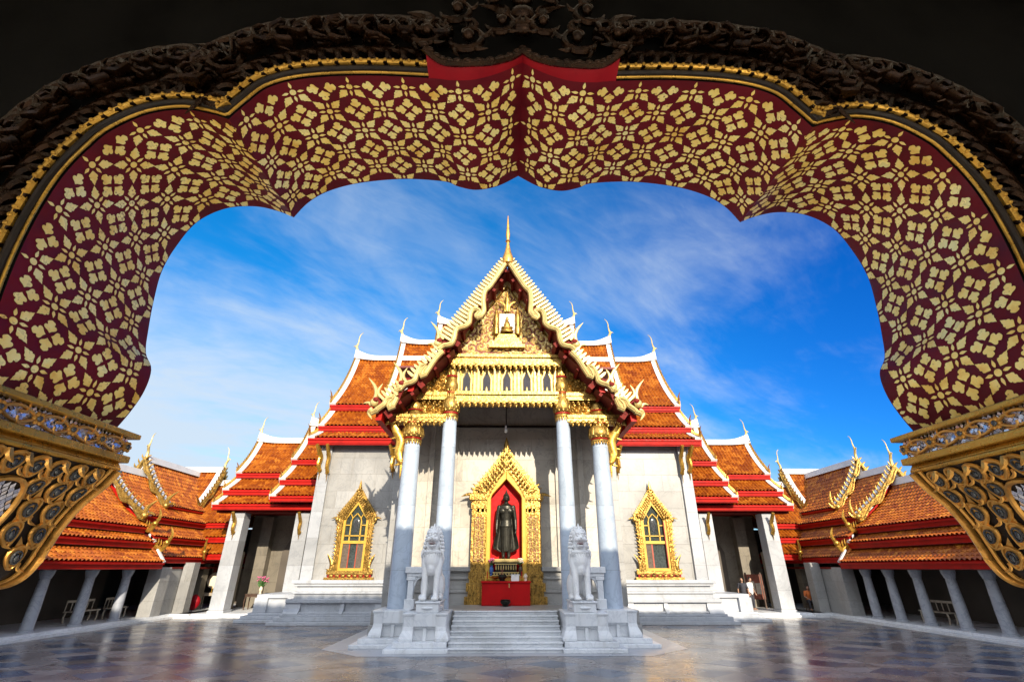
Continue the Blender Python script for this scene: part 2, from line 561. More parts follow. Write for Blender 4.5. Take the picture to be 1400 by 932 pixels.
def scroll_height(x, z, cell=0.45, seed=1):
    """carved foliage: every point belongs to the spiral of its nearest centre"""
    g = np.random.default_rng(seed)
    xs = np.arange(x.min() - cell, x.max() + 2 * cell, cell); zs = np.arange(z.min() - cell, z.max() + 2 * cell, cell)
    best = np.full(x.shape, 1e9); h = np.zeros(x.shape)
    for i, cx in enumerate(xs):
        for j, cz in enumerate(zs):
            px = cx + (0.5 * cell if j % 2 else 0) + g.uniform(-.12, .12) * cell; pz = cz + g.uniform(-.12, .12) * cell
            s = 1 if (i + j) % 2 else -1
            dx = x - px; dz = z - pz; r = np.hypot(dx, dz); th = np.arctan2(dz, dx)
            hh = 0.5 + 0.5 * np.cos(th * s + r / cell * 2 * pi * 1.9 + g.uniform(0, 6))
            hh = hh * (0.55 + 0.45 * np.cos(th * 7 + r / cell * 9)) ** 0.5 * np.clip(1.25 - r / cell, 0.12, 1)
            k = r < best
            h = np.where(k, hh, h); best = np.minimum(best, r)
    return h


def relief(mb, poly_fn, nu, nv, fn, depth, cell, seed=1, m=0, ground=None):
    """carved panel: poly_fn(u, v) -> (x, z) plan position; fn(x, z, h) -> world"""
    u, v = np.meshgrid(np.linspace(0, 1, nu + 1), np.linspace(0, 1, nv + 1))
    X, Z = poly_fn(u, v)
    h = scroll_height(X, Z, cell, seed) * depth
    edge = np.minimum(np.minimum(u, 1 - u) * nu, np.minimum(v, 1 - v) * nv)
    h = h * np.clip(edge / 2, 0, 1)
    vv = [fn(X[j, i], Z[j, i], h[j, i]) for j in range(nv + 1) for i in range(nu + 1)]
    f = [(j * (nu + 1) + i, j * (nu + 1) + i + 1, (j + 1) * (nu + 1) + i + 1, (j + 1) * (nu + 1) + i) for j in range(nv) for i in range(nu)]
    if ground is None:
        mb.add(vv, f, m)
    else:          # gilding only on the raised leaves, painted ground between them
        o = len(mb.V); mb.add(vv, f, m); H = h.ravel()
        for i, q in enumerate(f):
            if sum(H[k] for k in q) / 4 < depth * .16:
                mb.M[len(mb.M) - len(f) + i] = ground


# ------------------------------------------------------------------ ground
g = MB(); g.box(-400, 400, -400, 400, -1.0, -0.006)
structure(g.build('ground', 'earth', smooth=False))
g = MB(); g.add([(-15, 2.9, .004), (15, 2.9, .004), (15, 12.4, .004), (-15, 12.4, .004)], [(0, 1, 2, 3)])
structure(g.build('bounce_floor', 'gate_paving', smooth=False))  # unseen pale paving added to throw light up onto the soffit
g = MB(); g.add([(-19.2, -2, 0), (19.2, -2, 0), (19.2, 40, 0), (-19.2, 40, 0)], [(0, 1, 2, 3)])
structure(g.build('courtyard_floor', 'courtyard_marble', smooth=False))

# ------------------------------------------------------------------ temple hall: building pieces
hall = thing('temple_hall', 'white marble temple hall with stacked orange tiled roofs and a gilded gable front', 'temple', (0, 24, 0))


def bowed(a, b, sag=0.06, n=8):
    """slightly hollow roof line from top a to eave b in (y, z)"""
    a = Vector(a); b = Vector(b); d = b - a; nrm = Vector((d.y, -d.x)).normalized()
    if nrm.y > 0:
        nrm = -nrm
    return [tuple(a + d * (i / n) + nrm * (sag * d.length * 4 * (i / n) * (1 - i / n))) for i in range(n + 1)]


def slope(mb, fr, u0, u1, prof, tw=0.23, tl=0.30, m=0):
    """barrel-tiled slope: fr(u, y, z) -> world; prof runs from ridge to eave"""
    P = [Vector(p) for p in prof]
    seg = [(P[i + 1] - P[i]).length for i in range(len(P) - 1)]
    L = sum(seg); rows = max(2, int(round(L / tl)))

    def at(s):
        for i, l in enumerate(seg):
            if s <= l or i == len(seg) - 1:
                d = (P[i + 1] - P[i]) / l
                n = Vector((-d.y, d.x))
                if n.y < 0:
                    n = -n
                return P[i] + d * s, n
            s -= l
    cols = max(1, int(round(abs(u1 - u0) / tw)))
    us = []; hs = []
    for c in range(cols):
        for q, h in ((0.0, 0.0), (0.22, 0.0), (0.34, 0.055), (0.61, 0.085), (0.88, 0.055)):
            us.append(u0 + (u1 - u0) * (c + q) / cols); hs.append(h)
    us.append(u1); hs.append(0)
    v = []; nu = len(us); nr = 0
    for r in range(rows):
        for s, lift in ((r / rows * L, 0.0), ((r + 0.98) / rows * L, 0.035)):
            p, n = at(s); nr += 1
            for u, h in zip(us, hs):
                k = h + lift
                v.append(fr(u, p.x + n.x * k, p.y + n.y * k))
    f = [(j * nu + i, j * nu + i + 1, (j + 1) * nu + i + 1, (j + 1) * nu + i) for j in range(nr - 1) for i in range(nu - 1)]
    mb.add(v, f, m)


def strip(mb, fr, u0, u1, prof, lift=0.10, th=0.22, m=0):
    """solid white verge lying along a roof profile"""
    P = [Vector(p) for p in prof]; N = len(P); v = []
    for i in range(N):
        d = (P[min(i + 1, N - 1)] - P[max(i - 1, 0)]).normalized(); n = Vector((-d.y, d.x))
        if n.y < 0:
            n = -n
        a = P[i] + n * lift; b = P[i] - n * th
        for u, q in ((u0, a), (u1, a), (u1, b), (u0, b)):
            v.append(fr(u, q.x, q.y))
    f = [(i * 4 + k, i * 4 + (k + 1) % 4, (i + 1) * 4 + (k + 1) % 4, (i + 1) * 4 + k) for i in range(N - 1) for k in range(4)]
    f += [(3, 2, 1, 0), tuple((N - 1) * 4 + k for k in range(4))]
    mb.add(v, f, m)


def teeth(mb, fr, u, prof, size=0.26, step=0.24, out=1, lift=0.1, m=0):
    P = [Vector(p) for p in prof]
    for i in range(len(P) - 1):
        d = P[i + 1] - P[i]; n = max(1, int(round(d.length / step)))
        nn = Vector((-d.y, d.x)).normalized()
        if nn.y < 0:
            nn = -nn
        for k in range(n):
            p = P[i] + d * ((k + .5) / n) + nn * lift
            q = p + nn * size - d.normalized() * size * 0.25
            w = d.normalized() * step * 0.34
            a = p - w; b = p + w
            vv = [fr(u, a.x, a.y), fr(u, b.x, b.y), fr(u, q.x, q.y),
                  fr(u + 0.09 * out, a.x, a.y), fr(u + 0.09 * out, b.x, b.y), fr(u + 0.09 * out, q.x, q.y)]
            mb.add(vv, [(0, 1, 2), (5, 4, 3), (0, 3, 4, 1), (1, 4, 5, 2), (2, 5, 3, 0)], m)


def chofa(mb, fr, u, y, z, H=1.5, out=1, m=0):
    """slender horn finial: swells at the throat, bows outwards, tip hooks back"""
    pts = [(0.0, -0.30, .15), (0.02, 0.0, .12), (0.12, 0.15, .11), (0.17, 0.27, .12), (0.10, 0.40, .07), (0.06, 0.58, .055), (0.05, 0.76, .045), (-0.04, 0.92, .034), (-0.22, 1.04, .014)]
    P = smooth_path(pts, 4)
    path = [fr(u + out * p[0] * H * 0.6, y, z + p[1] * H) for p in P]
    hw = [p[2] * H * 0.55 for p in P]
    up = Vector(fr(0, 1, 0)) - Vector(fr(0, 0, 0))
    mb.sweep(path, hw, hw, up, 8, m)
    b = [fr(u + out * 0.12 * H, y, z + 0.24 * H), fr(u + out * 0.20 * H, y, z + 0.30 * H), fr(u + out * 0.26 * H, y, z + 0.24 * H)]
    w = [.045 * H, .03 * H, .008 * H]
    mb.sweep(b, w, w, up, 6, m)


def tail_finial(mb, base, d, nrm, H, m=0):
    """upturned flame that ends a verge"""
    mb.flame(base, d, nrm, H, H * 0.13, 0.16, 0.6, m)
    d = Vector(d); b = Vector(base)
    mb.flame(b + d.normalized() * H * 0.12, d + Vector((0, -0.35, -0.1)), nrm, H * 0.55, H * 0.09, 0.2, 0.6, m)
    mb.flame(b + d.normalized() * H * 0.10, d + Vector((0, 0.35, -0.1)), nrm, H * 0.5, H * 0.08, -0.2, 0.6, m)


def tiered_roof(parent, fr, u0, u1, ridge, eaves, out, verge=True, horn=1.5, board=0.42, cap=0.42, back=True, upsweep=1.0, name='roof', teeth_m='gold', tail=0.9, drop=0.30, inset=0.30, sags=None, side_n=None, verge_w=0.36):
    """one roof: u along the ridge, u1 is the free (gable) end; eaves = front lower edges (y, z), top to bottom"""
    yr, zr = ridge
    tiles = MB(); boards = []; white = MB(); orn = MB(); under = MB()
    tops = [(yr, zr)] + [(y + (0.0 if y < yr else 0.0) + math.copysign(inset, yr - y), z - drop) for y, z in eaves[:-1]]
    ua, ub = (u0, u1)
    for k, (a, b) in enumerate(zip(tops, eaves)):
        pr = bowed(a, b, 0.055 if k == 0 else 0.03)
        slope(tiles, fr, ua, ub, pr)
        sg = math.copysign(1, yr - b[0]); fas = MB(); boards.append(fas)
        # board that closes the lower edge
        q = [(b[0] + sg * 0.02, b[1] - 0.02), (b[0] + sg * 0.16, b[1] - 0.02 + 0.10), (b[0] + sg * 0.16, b[1] - board), (b[0] + sg * 0.05, b[1] - board)]
        vv = [fr(u, y, z) for u in (ua, ub) for y, z in q]
        fas.add(vv, [(0, 1, 2, 3), (7, 6, 5, 4), (0, 4, 5, 1), (1, 5, 6, 2), (2, 6, 7, 3), (3, 7, 4, 0)])
        # lip under the tiles
        q = [(b[0] - sg * 0.03, b[1] - 0.015), (b[0] + sg * 0.1, b[1] + 0.0), (b[0] + sg * 0.1, b[1] - 0.10), (b[0] - sg * 0.03, b[1] - 0.10)]
        vv = [fr(u, y, z) for u in (ua, ub) for y, z in q]
        fas.add(vv, [(0, 1, 2, 3), (7, 6, 5, 4), (0, 4, 5, 1), (1, 5, 6, 2), (2, 6, 7, 3), (3, 7, 4, 0)])
        if verge:
            w0, w1 = (ub - out * verge_w, ub + out * 0.05)
            strip(white, fr, w0, w1, pr, 0.13, 0.2)
            teeth(orn, fr, ub - out * 0.06, pr, 0.20 if k == 0 else 0.16, 0.26, out, 0.13)
            tp = fr(ub - out * 0.05, b[0], b[1] + 0.05)
            nn = side_n or (1, 0, 0)
            tail_finial(orn, tp, Vector((0, 0, 1)) + Vector(fr(0, -0.35 * sg, 0)) - Vector(fr(0, 0, 0)), nn, tail * (1.0 if k == 0 else 0.85))
        # soffit under the slope
        for q0, q1 in zip(pr[:-1], pr[1:]):
            under.add([fr(ua, q0[0], q0[1] - .3), fr(ub - out * .1, q0[0], q0[1] - .3), fr(ub - out * .1, q1[0], q1[1] - .3), fr(ua, q1[0], q1[1] - .3)], [(0, 1, 2, 3)])
    if back:
        for k, (a, b) in enumerate(zip(tops, eaves)):
            a2 = (2 * yr - a[0], a[1]); b2 = (2 * yr - b[0], b[1])
            pr = bowed(a2, b2, 0.055 if k == 0 else 0.03)
            slope(tiles, fr, ua, ub, pr, 0.54, 1.0)
            if verge:
                strip(white, fr, ub - out * verge_w, ub + out * 0.05, pr, 0.13, 0.2)
            fas = MB(); boards.append(fas)
            q = [(b2[0], b2[1]), (b2[0] + 0.12, b2[1]), (b2[0] + 0.12, b2[1] - board), (b2[0], b2[1] - board)]
            vv = [fr(u, y, z) for u in (ua, ub) for y, z in q]
            fas.add(vv, [(0, 1, 2, 3), (7, 6, 5, 4), (0, 4, 5, 1), (1, 5, 6, 2), (2, 6, 7, 3), (3, 7, 4, 0)])
    # ridge cap with upswept end
    n = 14; v = []
    for i in range(n + 1):
        q = i / n; u = ua + (ub + out * 0.05 - ua) * q
        rise = 0.0
        du = abs(ub - u)
        if verge and du < 1.7:
            rise = 0.55 * upsweep * (1 - du / 1.7) ** 2.2
        for dy, dz in ((-0.30, -0.30), (-0.16, 0.10), (0.16, 0.10), (0.30, -0.30)):
            v.append(fr(u, yr + dy * (cap / 0.42), zr + (dz + 0.1) * (cap / 0.42) + (rise if dz > 0 else rise * 0.35)))
    f = [(i * 4 + k, i * 4 + (k + 1) % 4, (i + 1) * 4 + (k + 1) % 4, (i + 1) * 4 + k) for i in range(n) for k in range(4)]
    f += [(3, 2, 1, 0), tuple(n * 4 + k for k in range(4))]
    white.add(v, f)
    ro = tiles.build(name, 'roof_tile', parent, angle=50, recalc=False)
    for fas in boards:
        fas.build('fascia', 'red_board', ro, smooth=False)
    white.build('ridge', 'plaster', ro)
    under.build('soffit', 'ceiling_red', ro, smooth=False, recalc=False)
    if verge:
        # closing gable wall at the free end
        gw = MB(); ug = ub - out * 0.25
        pts = [(tops[0][0], tops[0][1] - 0.2)]
        for a, b in zip(tops, eaves):
            pts.append((b[0] + math.copysign(.3, yr - b[0]), b[1] - 0.25))
        full = pts + [(2 * yr - p[0], p[1]) for p in reversed(pts[1:])]
        gw.add([fr(ug, *p) for p in full], [tuple(range(len(full)))])
        gw.build('gable_wall', 'pale_gold', ro, smooth=False, recalc=False)
        orn.build('verge_ornament', teeth_m, ro)
        if horn:
            ch = MB(); chofa(ch, fr, ub - out * 0.08, yr, zr + 0.60 * upsweep, horn, out)
            ch.build('chofa', 'pale_gold', ro)
    return ro


# ------------------------------------------------------------------ temple hall: roofs
for s in (-1, 1):
    fr = (lambda s: (lambda u, y, z: (s * u, y, z)))(s)
    # outer transept roof with its two skirts, then the higher roofs stepping up to the centre
    tiered_roof(hall, fr, 4.6, 11.1, (32.5, 16.4), [(29.0, 11.75), (27.75, 10.05), (26.6, 9.05)], 1, horn=1.5, board=0.37)
    tiered_roof(hall, fr, 3.0, 8.0, (33.0, 17.95), [(29.9, 12.6)], 1, horn=1.55, board=0.3)
    tiered_roof(hall, fr, 0.0, 5.3, (33.0, 19.6), [(29.6, 13.4)], 1, horn=1.5, board=0.3)

# gable roof over the portico (ridge runs back from the front)
PR = [((0.0, 16.15), (2.85, 11.75)), ((2.55, 11.60), (4.30, 9.85)), ((4.05, 9.75), (5.55, 8.55))]
for s in (-1, 1):
    fr = (lambda s: (lambda u, y, z: (s * y, u, z)))(s)
    tl = MB(); un = MB(); pur = MB(); fa = MB()
    for k, (a, b) in enumerate(PR):
        pr = bowed(a, b, 0.02)
        slope(tl, fr, 19.7, 31.0 if k == 0 else 27.0, pr)
        # dark red lining and purlins seen from below
        d = (Vector(b) - Vector(a)); L = d.length; d.normalize(); n = Vector((d.y, -d.x))
        if n.y > 0:
            n = -n
        A = Vector(a) + n * 0.22; B = Vector(b) + n * 0.22
        un.add([fr(19.7, *A), fr(24.2, *A), fr(24.2, *B), fr(19.7, *B)], [(0, 1, 2, 3)])
        nb = max(3, int(L / 0.62))
        for i in range(nb):
            c = A + d * (L * (i + .5) / nb)
            p0 = c - d * .07; p1 = c + d * .07; q0 = p0 + n * .15; q1 = p1 + n * .15
            pur.prism([tuple(p0), tuple(p1), tuple(q1), tuple(q0)], lambda u, w, dd: fr(dd, u, w), 19.72, 24.2)
        # stepped box that hangs below the end of each tier
        for off in (0.30,):
            if off < L:
                c = Vector(b) - d * off + n * 0.24
                p0 = c - d * .12; p1 = c + d * .12; q0 = p0 + n * .36; q1 = p1 + n * .36
                pur.prism([tuple(p0), tuple(p1), tuple(q1), tuple(q0)], lambda u, w, dd: fr(dd, u, w), 19.74, 21.5)
        fa.prism([(b[0] - .25, b[1] + .1), (b[0] + .03, b[1] - .06), (b[0] + .03, b[1] - .42), (b[0] - .22, b[1] - .42)], lambda u, w, dd: fr(dd, u, w), 19.76, 27.0)
    ro = tl.build('portico_roof', 'roof_tile', hall, angle=50, recalc=False)
    un.build('soffit', 'ceiling_red', ro, smooth=False, recalc=False)
    pur.build('purlins', 'dark_red_wood', ro, smooth=False)
    fa.build('fascia', 'red_board', ro, smooth=False)

# naga bargeboard of the front gable, in three lengths per side
BA = [(0, 15.93), (.70, 14.66), (.95, 14.36), (1.01, 13.93), (.97, 13.3), (1.11, 13.01), (1.27, 12.97), (1.33, 13.16), (1.51, 13.29), (1.61, 13.1), (1.64, 12.67), (1.86, 12.42), (2.1, 12.33), (2.24, 12.24), (2.29, 11.88), (2.41, 11.55), (2.67, 11.43), (2.83, 11.40), (2.98, 11.25), (3.20, 11.45), (3.24, 11.9), (3.08, 12.02), (2.88, 11.92), (2.66, 12.16), (2.42, 12.38), (0, 16.22)]
BB = [(2.80, 11.50), (2.79, 11.16), (3.07, 10.83), (3.33, 10.36), (3.5, 10.07), (3.65, 10.07), (3.60, 10.34), (3.72, 10.40), (3.84, 10.09), (3.91, 9.81), (4.09, 9.66), (4.37, 9.56), (4.58, 9.33), (4.72, 9.45), (4.74, 9.83), (4.55, 10.05), (4.33, 9.98), (4.12, 10.12), (3.92, 10.38), (3.19, 11.22), (2.98, 11.50)]
BC = [(4.42, 9.62), (4.60, 9.03), (4.75, 8.63), (4.88, 8.61), (4.86, 8.88), (5.03, 8.88), (5.12, 8.68), (5.34, 8.50), (5.51, 8.37), (5.67, 8.58), (5.79, 8.90), (5.72, 9.12), (5.50, 9.14), (5.34, 8.98), (5.17, 9.07), (4.95, 9.30), (4.62, 9.72)]
for s in (-1, 1):
    T = (lambda s: (lambda p: (s * p[0], p[1], p[2])))(s)
    f3 = lambda u, w, d: (u, d, w)
    b = MB(T); groove = MB(T)
    for poly in (BA, BB, BC):
        groove.prism([(x, z) for x, z in poly], f3, 19.60, 19.70)
    RIB = []
    for poly, i0, i1 in ((BA, 0, 18), (BB, 1, 13), (BC, 1, 9)):
        P = []
        src = smooth_path([(x, 0, z) for x, z in poly[i0:i1 + 1]], 4)
        for i in range(len(src)):
            a0 = Vector(src[max(i - 2, 0)]); a1 = Vector(src[min(i + 2, len(src) - 1)]); t = (a1 - a0).normalized()
            nn = Vector((-t.z, 0, t.x))
            if nn.z + .8 * nn.x < 0:
                nn = -nn
            q = Vector(src[i]) + nn * .13
            P.append((q.x, 19.52, q.z))
        b.sweep(P, .125, .12, (0, 1, 0), 8)
        b.sweep([(x, 19.40, z) for x, y, z in P], .035, .03, (0, 1, 0), 5)
        RIB.append(P)
    for (x0, z0), (x1, z1), n, rib in (((.10, 16.20), (2.95, 11.92), 27, RIB[0]), ((3.05, 11.42), (4.25, 10.02), 9, RIB[1]), ((4.66, 9.75), (5.40, 8.98), 6, RIB[2])):
        d = Vector((x1 - x0, 0, z1 - z0)); L = d.length; d.normalize(); nn = Vector((-d.z, 0, d.x))
        if nn.z < 0:
            nn = -nn
        w = L / n
        for k in range(n):
            c = Vector((x0, 19.55, z0)) + d * (L * (k + .5) / n)
            dep = [(c - Vector(p)).dot(nn) for p in rib if abs((c - Vector(p)).dot(d)) < w * .8]
            low = -(max(.06, min(dep) - .03) if dep else .12)
            low = max(low, -.62)
            pts = [(-.30 * w, low), (.26 * w, low), (.30 * w, -.04), (.24 * w, .16), (-.05 * w, .27), (-.28 * w, .18), (-.34 * w, -.04)]
            b.prism([((c + d * p + nn * q).x, (c + d * p + nn * q).z) for p, q in pts], f3, 19.44, 19.62)
    bo = b.build('bargeboard', 'pale_gold', hall)
    groove.build('backing_board', 'dark_red_wood', bo, smooth=False)
    # flame heads that finish each length
    for (x, z), H in (((3.16, 11.75), 1.15), ((4.66, 9.70), 1.15), ((5.66, 8.95), 1.15)):
        h = MB(T)
        h.flame((x + .05, 19.55, z - .1), (.10, 0, 1), (0, 1, 0), H, .125, .14, .7)
        h.flame((x - .28, 19.52, z + .10), (.25, 0, 1), (0, 1, 0), H * .55, .11, -.18, .7)
        h.flame((x + .12, 19.55, z - .25), (.85, 0, .55), (0, 1, 0), H * .30, .10, .2, .7)
        h.ball((x - .02, 19.48, z - .12), (.18, .12, .19), 12)
        h.flame((x + .05, 19.52, z - .35), (.15, 0, -1), (0, 1, 0), H * .42, .12, .2, .6)
        ho = h.build('naga_head', 'pale_gold', bo)
        e = MB(T); e.ball((x - .10, 19.37, z - .02), (.12, .05, .11), 10)
        e.build('eye', 'dark_red_wood', ho)
sp = MB()
sp.lathe([(.05, 15.9), (.26, 16.0), (.30, 16.25), (.24, 16.45), (.15, 16.75), (.09, 17.1), (.07, 17.3), (.13, 17.36), (.07, 17.44), (.10, 17.62), (.11, 17.75), (.08, 18.1), (.045, 18.6), (.015, 19.0)], 16, (0.02, 19.55, 0))
sp.build('spire', 'old_gold', hall)

# ------------------------------------------------------------------ temple hall: pediment and entablature
pd = MB()
pd.prism([(-3.7, 11.0), (3.7, 11.0), (0.0, 16.0)], lambda u, w, d: (u, d, w), 20.85, 21.0)
ped = pd.build('pediment', 'yellow_paint', hall, smooth=False)
rl = MB()


def tri(u, v):
    z = 11.55 + v * 3.75; hw = 2.62 * (1 - v) + 0.02
    return (2 * u - 1) * hw, z


relief(rl, tri, 190, 150, lambda x, z, h: (x, 20.78 - h, z), 0.17, 0.46, 3, 0, 1)
rl.build('carving', ['cream_gold', 'board_brown'], ped, angle=60, recalc=False)
fm = MB()
for s in (-1, 1):
    fm.prism([(s * 2.80, 11.50), (s * 2.98, 11.50), (0, 15.75), (0, 15.45)], lambda u, w, d: (u, d, w), 20.62, 20.84)
fm.build('frame', 'pale_gold', ped, smooth=False)
im = MB()     # small seated image in the middle of the pediment
im.box(-.36, .36, 20.58, 20.74, 12.72, 13.75)
im.build('recess', 'white_paint', ped, smooth=False)
im = MB()
im.lathe([(.30, 12.70), (.34, 12.78), (.22, 12.86), (.28, 12.92), (.30, 12.98), (.16, 13.02), (.15, 13.16), (.11, 13.28), (.05, 13.32), (.085, 13.38), (.08, 13.46), (.04, 13.52), (.01, 13.66)], 14, (0, 20.50, 0), sq=.5)
for k, (w, z) in enumerate(((.85, 11.98), (.70, 12.16), (.56, 12.36), (.46, 12.56))):
    im.box(-w, w, 20.44 + .03 * k, 20.70, z - .07, z + .07); im.box(-w * .85, w * .85, 20.48 + .03 * k, 20.70, z + .07, z + .13)
for s in (-1, 1):
    im.lathe([(.13, 12.6), (.17, 12.9), (.12, 13.1), (.16, 13.4), (.10, 13.7), (.02, 14.1)], 10, (s * .52, 20.52, 0))
    im.flame((s * .10, 20.50, 13.85), (s * .45, 0, 1), (0, 1, 0), .8, .13, s * .2)
im.flame((0, 20.48, 13.85), (0, 0, 1), (0, 1, 0), 1.15, .17, 0.0)
im.build('image', 'carved_gold', ped)

ent = MB()


def petals(mb, x0, x1, y, z, h=.24, step=.25, m=0):
    n = max(2, int(round((x1 - x0) / step)))
    for k in range(n):
        x = x0 + (x1 - x0) * (k + .5) / n
        mb.ball((x, y, z - h * .28), ((x1 - x0) / n * .42, .10, h * .5), 8, m)
        mb.flame((x, y - .03, z), (0.25, 0, -1), (0, 1, 0), h * 1.1, .07, .1, .6, m)


# centre: upper cornice, window panel, lower beam
for z0, z1, yf in ((10.98, 11.14, 20.42), (11.14, 11.38, 20.50), (11.38, 11.52, 20.40), (9.20, 9.34, 20.46), (9.34, 9.56, 20.54), (9.56, 9.70, 20.44)):
    ent.box(-2.72 if z0 > 10.5 else -2.35, 2.72 if z0 > 10.5 else 2.35, yf, 21.2, z0, z1)
ent.box(-2.35, 2.35, 20.80, 21.3, 9.70, 10.98)
petals(ent, -2.6, 2.6, 20.47, 11.0, .26, .26)
petals(ent, -2.35, 2.35, 20.50, 9.22, .26, .26)
for s in (-1, 1):      # side bays, one step lower
    T = (lambda s: (lambda p: (s * p[0], p[1], p[2])))(s)
    e = MB(T)
    for x0, x1, z0, z1, yf in ((2.7, 4.1, 9.32, 9.50, 20.50), (2.7, 4.1, 9.50, 9.66, 20.44), (2.7, 5.35, 8.32, 8.48, 20.50), (2.7, 5.35, 8.48, 8.62, 20.44)):
        e.box(x0, x1, yf, 21.2, z0, z1)
    e.box(2.7, 4.9, 20.86, 21.2, 8.62, 9.34)
    e.prism([(2.7, 9.64), (4.35, 9.64), (3.0, 11.4), (2.7, 11.6)], lambda u, w, d: (u, d, w), 20.86, 21.1)
    petals(e, 2.75, 5.35, 20.50, 8.34, .24, .26)
    petals(e, 2.9, 3.85, 20.70, 9.32, .2, .22)
    relief(e, lambda u, v: (2.85 + u * 1.5, 8.64 + v * .62), 44, 20, lambda x, z, h: (x, 20.82 - h, z), .13, .34, 8)
    relief(e, lambda u, v: (2.85 + u * (1.25 - .95 * v), 9.68 + v * 1.25), 44, 36, lambda x, z, h: (x, 20.82 - h, z), .13, .34, 9)
    ent.V += []
    e.build('side_entablature', 'carved_gold', hall)
en = ent.build('entablature', 'carved_gold', hall)
for k in range(5):
    x = -1.86 + .93 * k
    w = MB()
    w.prism([(x - .17, 9.78), (x + .17, 9.78), (x + .17, 10.38), (x + .06, 10.62), (x, 10.74), (x - .06, 10.62), (x - .17, 10.38)], lambda u, ww, d: (u, d, ww), 20.74, 20.85)
    wo = w.build('gable_window', 'cloth_dark', en, smooth=False)  # black panel stands in for the unlit space behind
    fr_ = MB()
    for sg in (-1, 1):
        fr_.sweep([(x + sg * .22, 20.74, 9.74), (x + sg * .22, 20.74, 10.40), (x + sg * .09, 20.74, 10.70), (x, 20.74, 10.92)], [.06, .06, .06, .03], .05, (0, 1, 0), 6)
        fr_.box(x + sg * .38 - .05, x + sg * .38 + .05, 20.66, 20.80, 9.72, 10.95)
    fr_.flame((x, 20.70, 9.76), (0, 0, 1), (0, 1, 0), .26, .07, 0)
    fr_.build('frame', 'pale_gold', wo)

# ------------------------------------------------------------------ temple hall: columns
for s in (-1, 1):
    for X, z1, zt, r0 in ((4.12, 7.42, 9.25, .40), (2.53, 8.52, 11.0, .355)):
        c = MB(); r1 = r0 * .84
        c.lathe([(r0 * 1.02, 1.05), (r0 * 1.02, 1.12), (r0, 1.2)] + [(r0 + (r1 - r0) * (q / 10) ** 1.15, 1.2 + (z1 - 1.2) * q / 10) for q in range(1, 11)], 32, (s * X, 20.8, 0))
        co = c.build('column', 'marble_shaft', hall)
        k = MB(); h = zt - z1; rr = r1
        prof = [(1.02, 0), (1.22, .02), (1.24, .05), (1.10, .07), (1.10, .10), (1.30, .12), (1.42, .17), (1.45, .25), (1.30, .34), (1.05, .40), (.98, .43), (1.14, .45), (1.14, .48), (.96, .50), (1.10, .55), (1.12, .62), (.95, .70), (.82, .74), (.80, .76), (.95, .78), (.95, .80), (.80, .82), (.86, .88), (.80, .95), (.66, 1.0)]
        k.lathe([(a * rr, z1 + b * h) for a, b in prof], 28, (s * X, 20.8, 0))
        # lotus petals, upright on the bell and on the collar, fringe hanging at the neck
        for ring, zz, ln, n, rad, dirz in ((0, .12, .26, 12, 1.36, 1), (1, .17, .2, 12, 1.46, 1), (2, .50, .20, 12, 1.06, 1), (3, .82, .15, 10, .84, 1), (4, .03, .10, 18, 1.10, -1), (5, .44, .10, 14, 1.06, -1)):
            for i in range(n):
                a = 2 * pi * (i + .5 * (ring % 2)) / n
                nv = Vector((math.cos(a), math.sin(a), 0))
                base = Vector((s * X, 20.8, z1 + zz * h)) + nv * rad * rr * .98
                k.flame(base, Vector((0, 0, dirz)) + nv * (-.10 if dirz > 0 else .02), nv, ln * h, rr * .22, 0.0, .5, seg=4)
        ko = k.build('capital', 'carved_gold', co)
        for zz, q in ((.085, 1.14), (.465, 1.16), (.79, .97)):
            rb = MB()
            rb.lathe([(q * rr, z1 + (zz - .012) * h), (q * rr * 1.03, z1 + zz * h), (q * rr, z1 + (zz + .012) * h)], 28, (s * X, 20.8, 0))
            rb.build('band', 'crest_red', ko)

# swan-tail brackets: gilded, under the eaves
def bracket(parent, p, d, H, m='gold', name='bracket'):
    """hanging flame bracket: from wall point p it leans out along d (xy) and up"""
    b = MB(); p = Vector(p); d = Vector((*d, 0)).normalized(); nrm = d.cross(Vector((0, 0, 1)))
    P = smooth_path([p + Vector((0, 0, 0)), p + d * .16 + Vector((0, 0, H * .25)), p + d * .10 + Vector((0, 0, H * .55)), p + d * .34 + Vector((0, 0, H * .8)), p + d * .55 + Vector((0, 0, H))], 5)
    n = len(P)
    b.sweep(P, [.03 + .16 * math.sin(pi * min(1, .12 + .8 * i / n)) * H / 1.6 for i in range(n)], .09, nrm, 8)
    for q, l in ((.12, .3), (.3, .42), (.5, .45), (.72, .36)):
        c = Vector(P[int(q * (n - 1))])
        b.flame(c, d * .6 + Vector((0, 0, -.9)), nrm, l * H * .6, .08, .2)
        b.flame(c, -d * .2 + Vector((0, 0, -1)), nrm, l * H * .5, .07, -.2)
    b.flame(p + Vector((0, 0, .12)), (0, 0, -1), nrm, H * .42, .07, 0)
    b.ball(p + d * .02 + Vector((0, 0, .08)), .12, 8)
    return b.build(name, m, parent)


for s in (-1, 1):
    bracket(hall, (s * 4.50, 20.7, 6.5), (s, -.1), 1.75)
    for X in (5.95, 10.0):
        bracket(hall, (s * (X - .12), 27.08, 7.20), (s * .1, -1), 1.5)
        bracket(hall, (s * (X + .32), 27.10, 7.30), (s * .4, -1), 1.4)

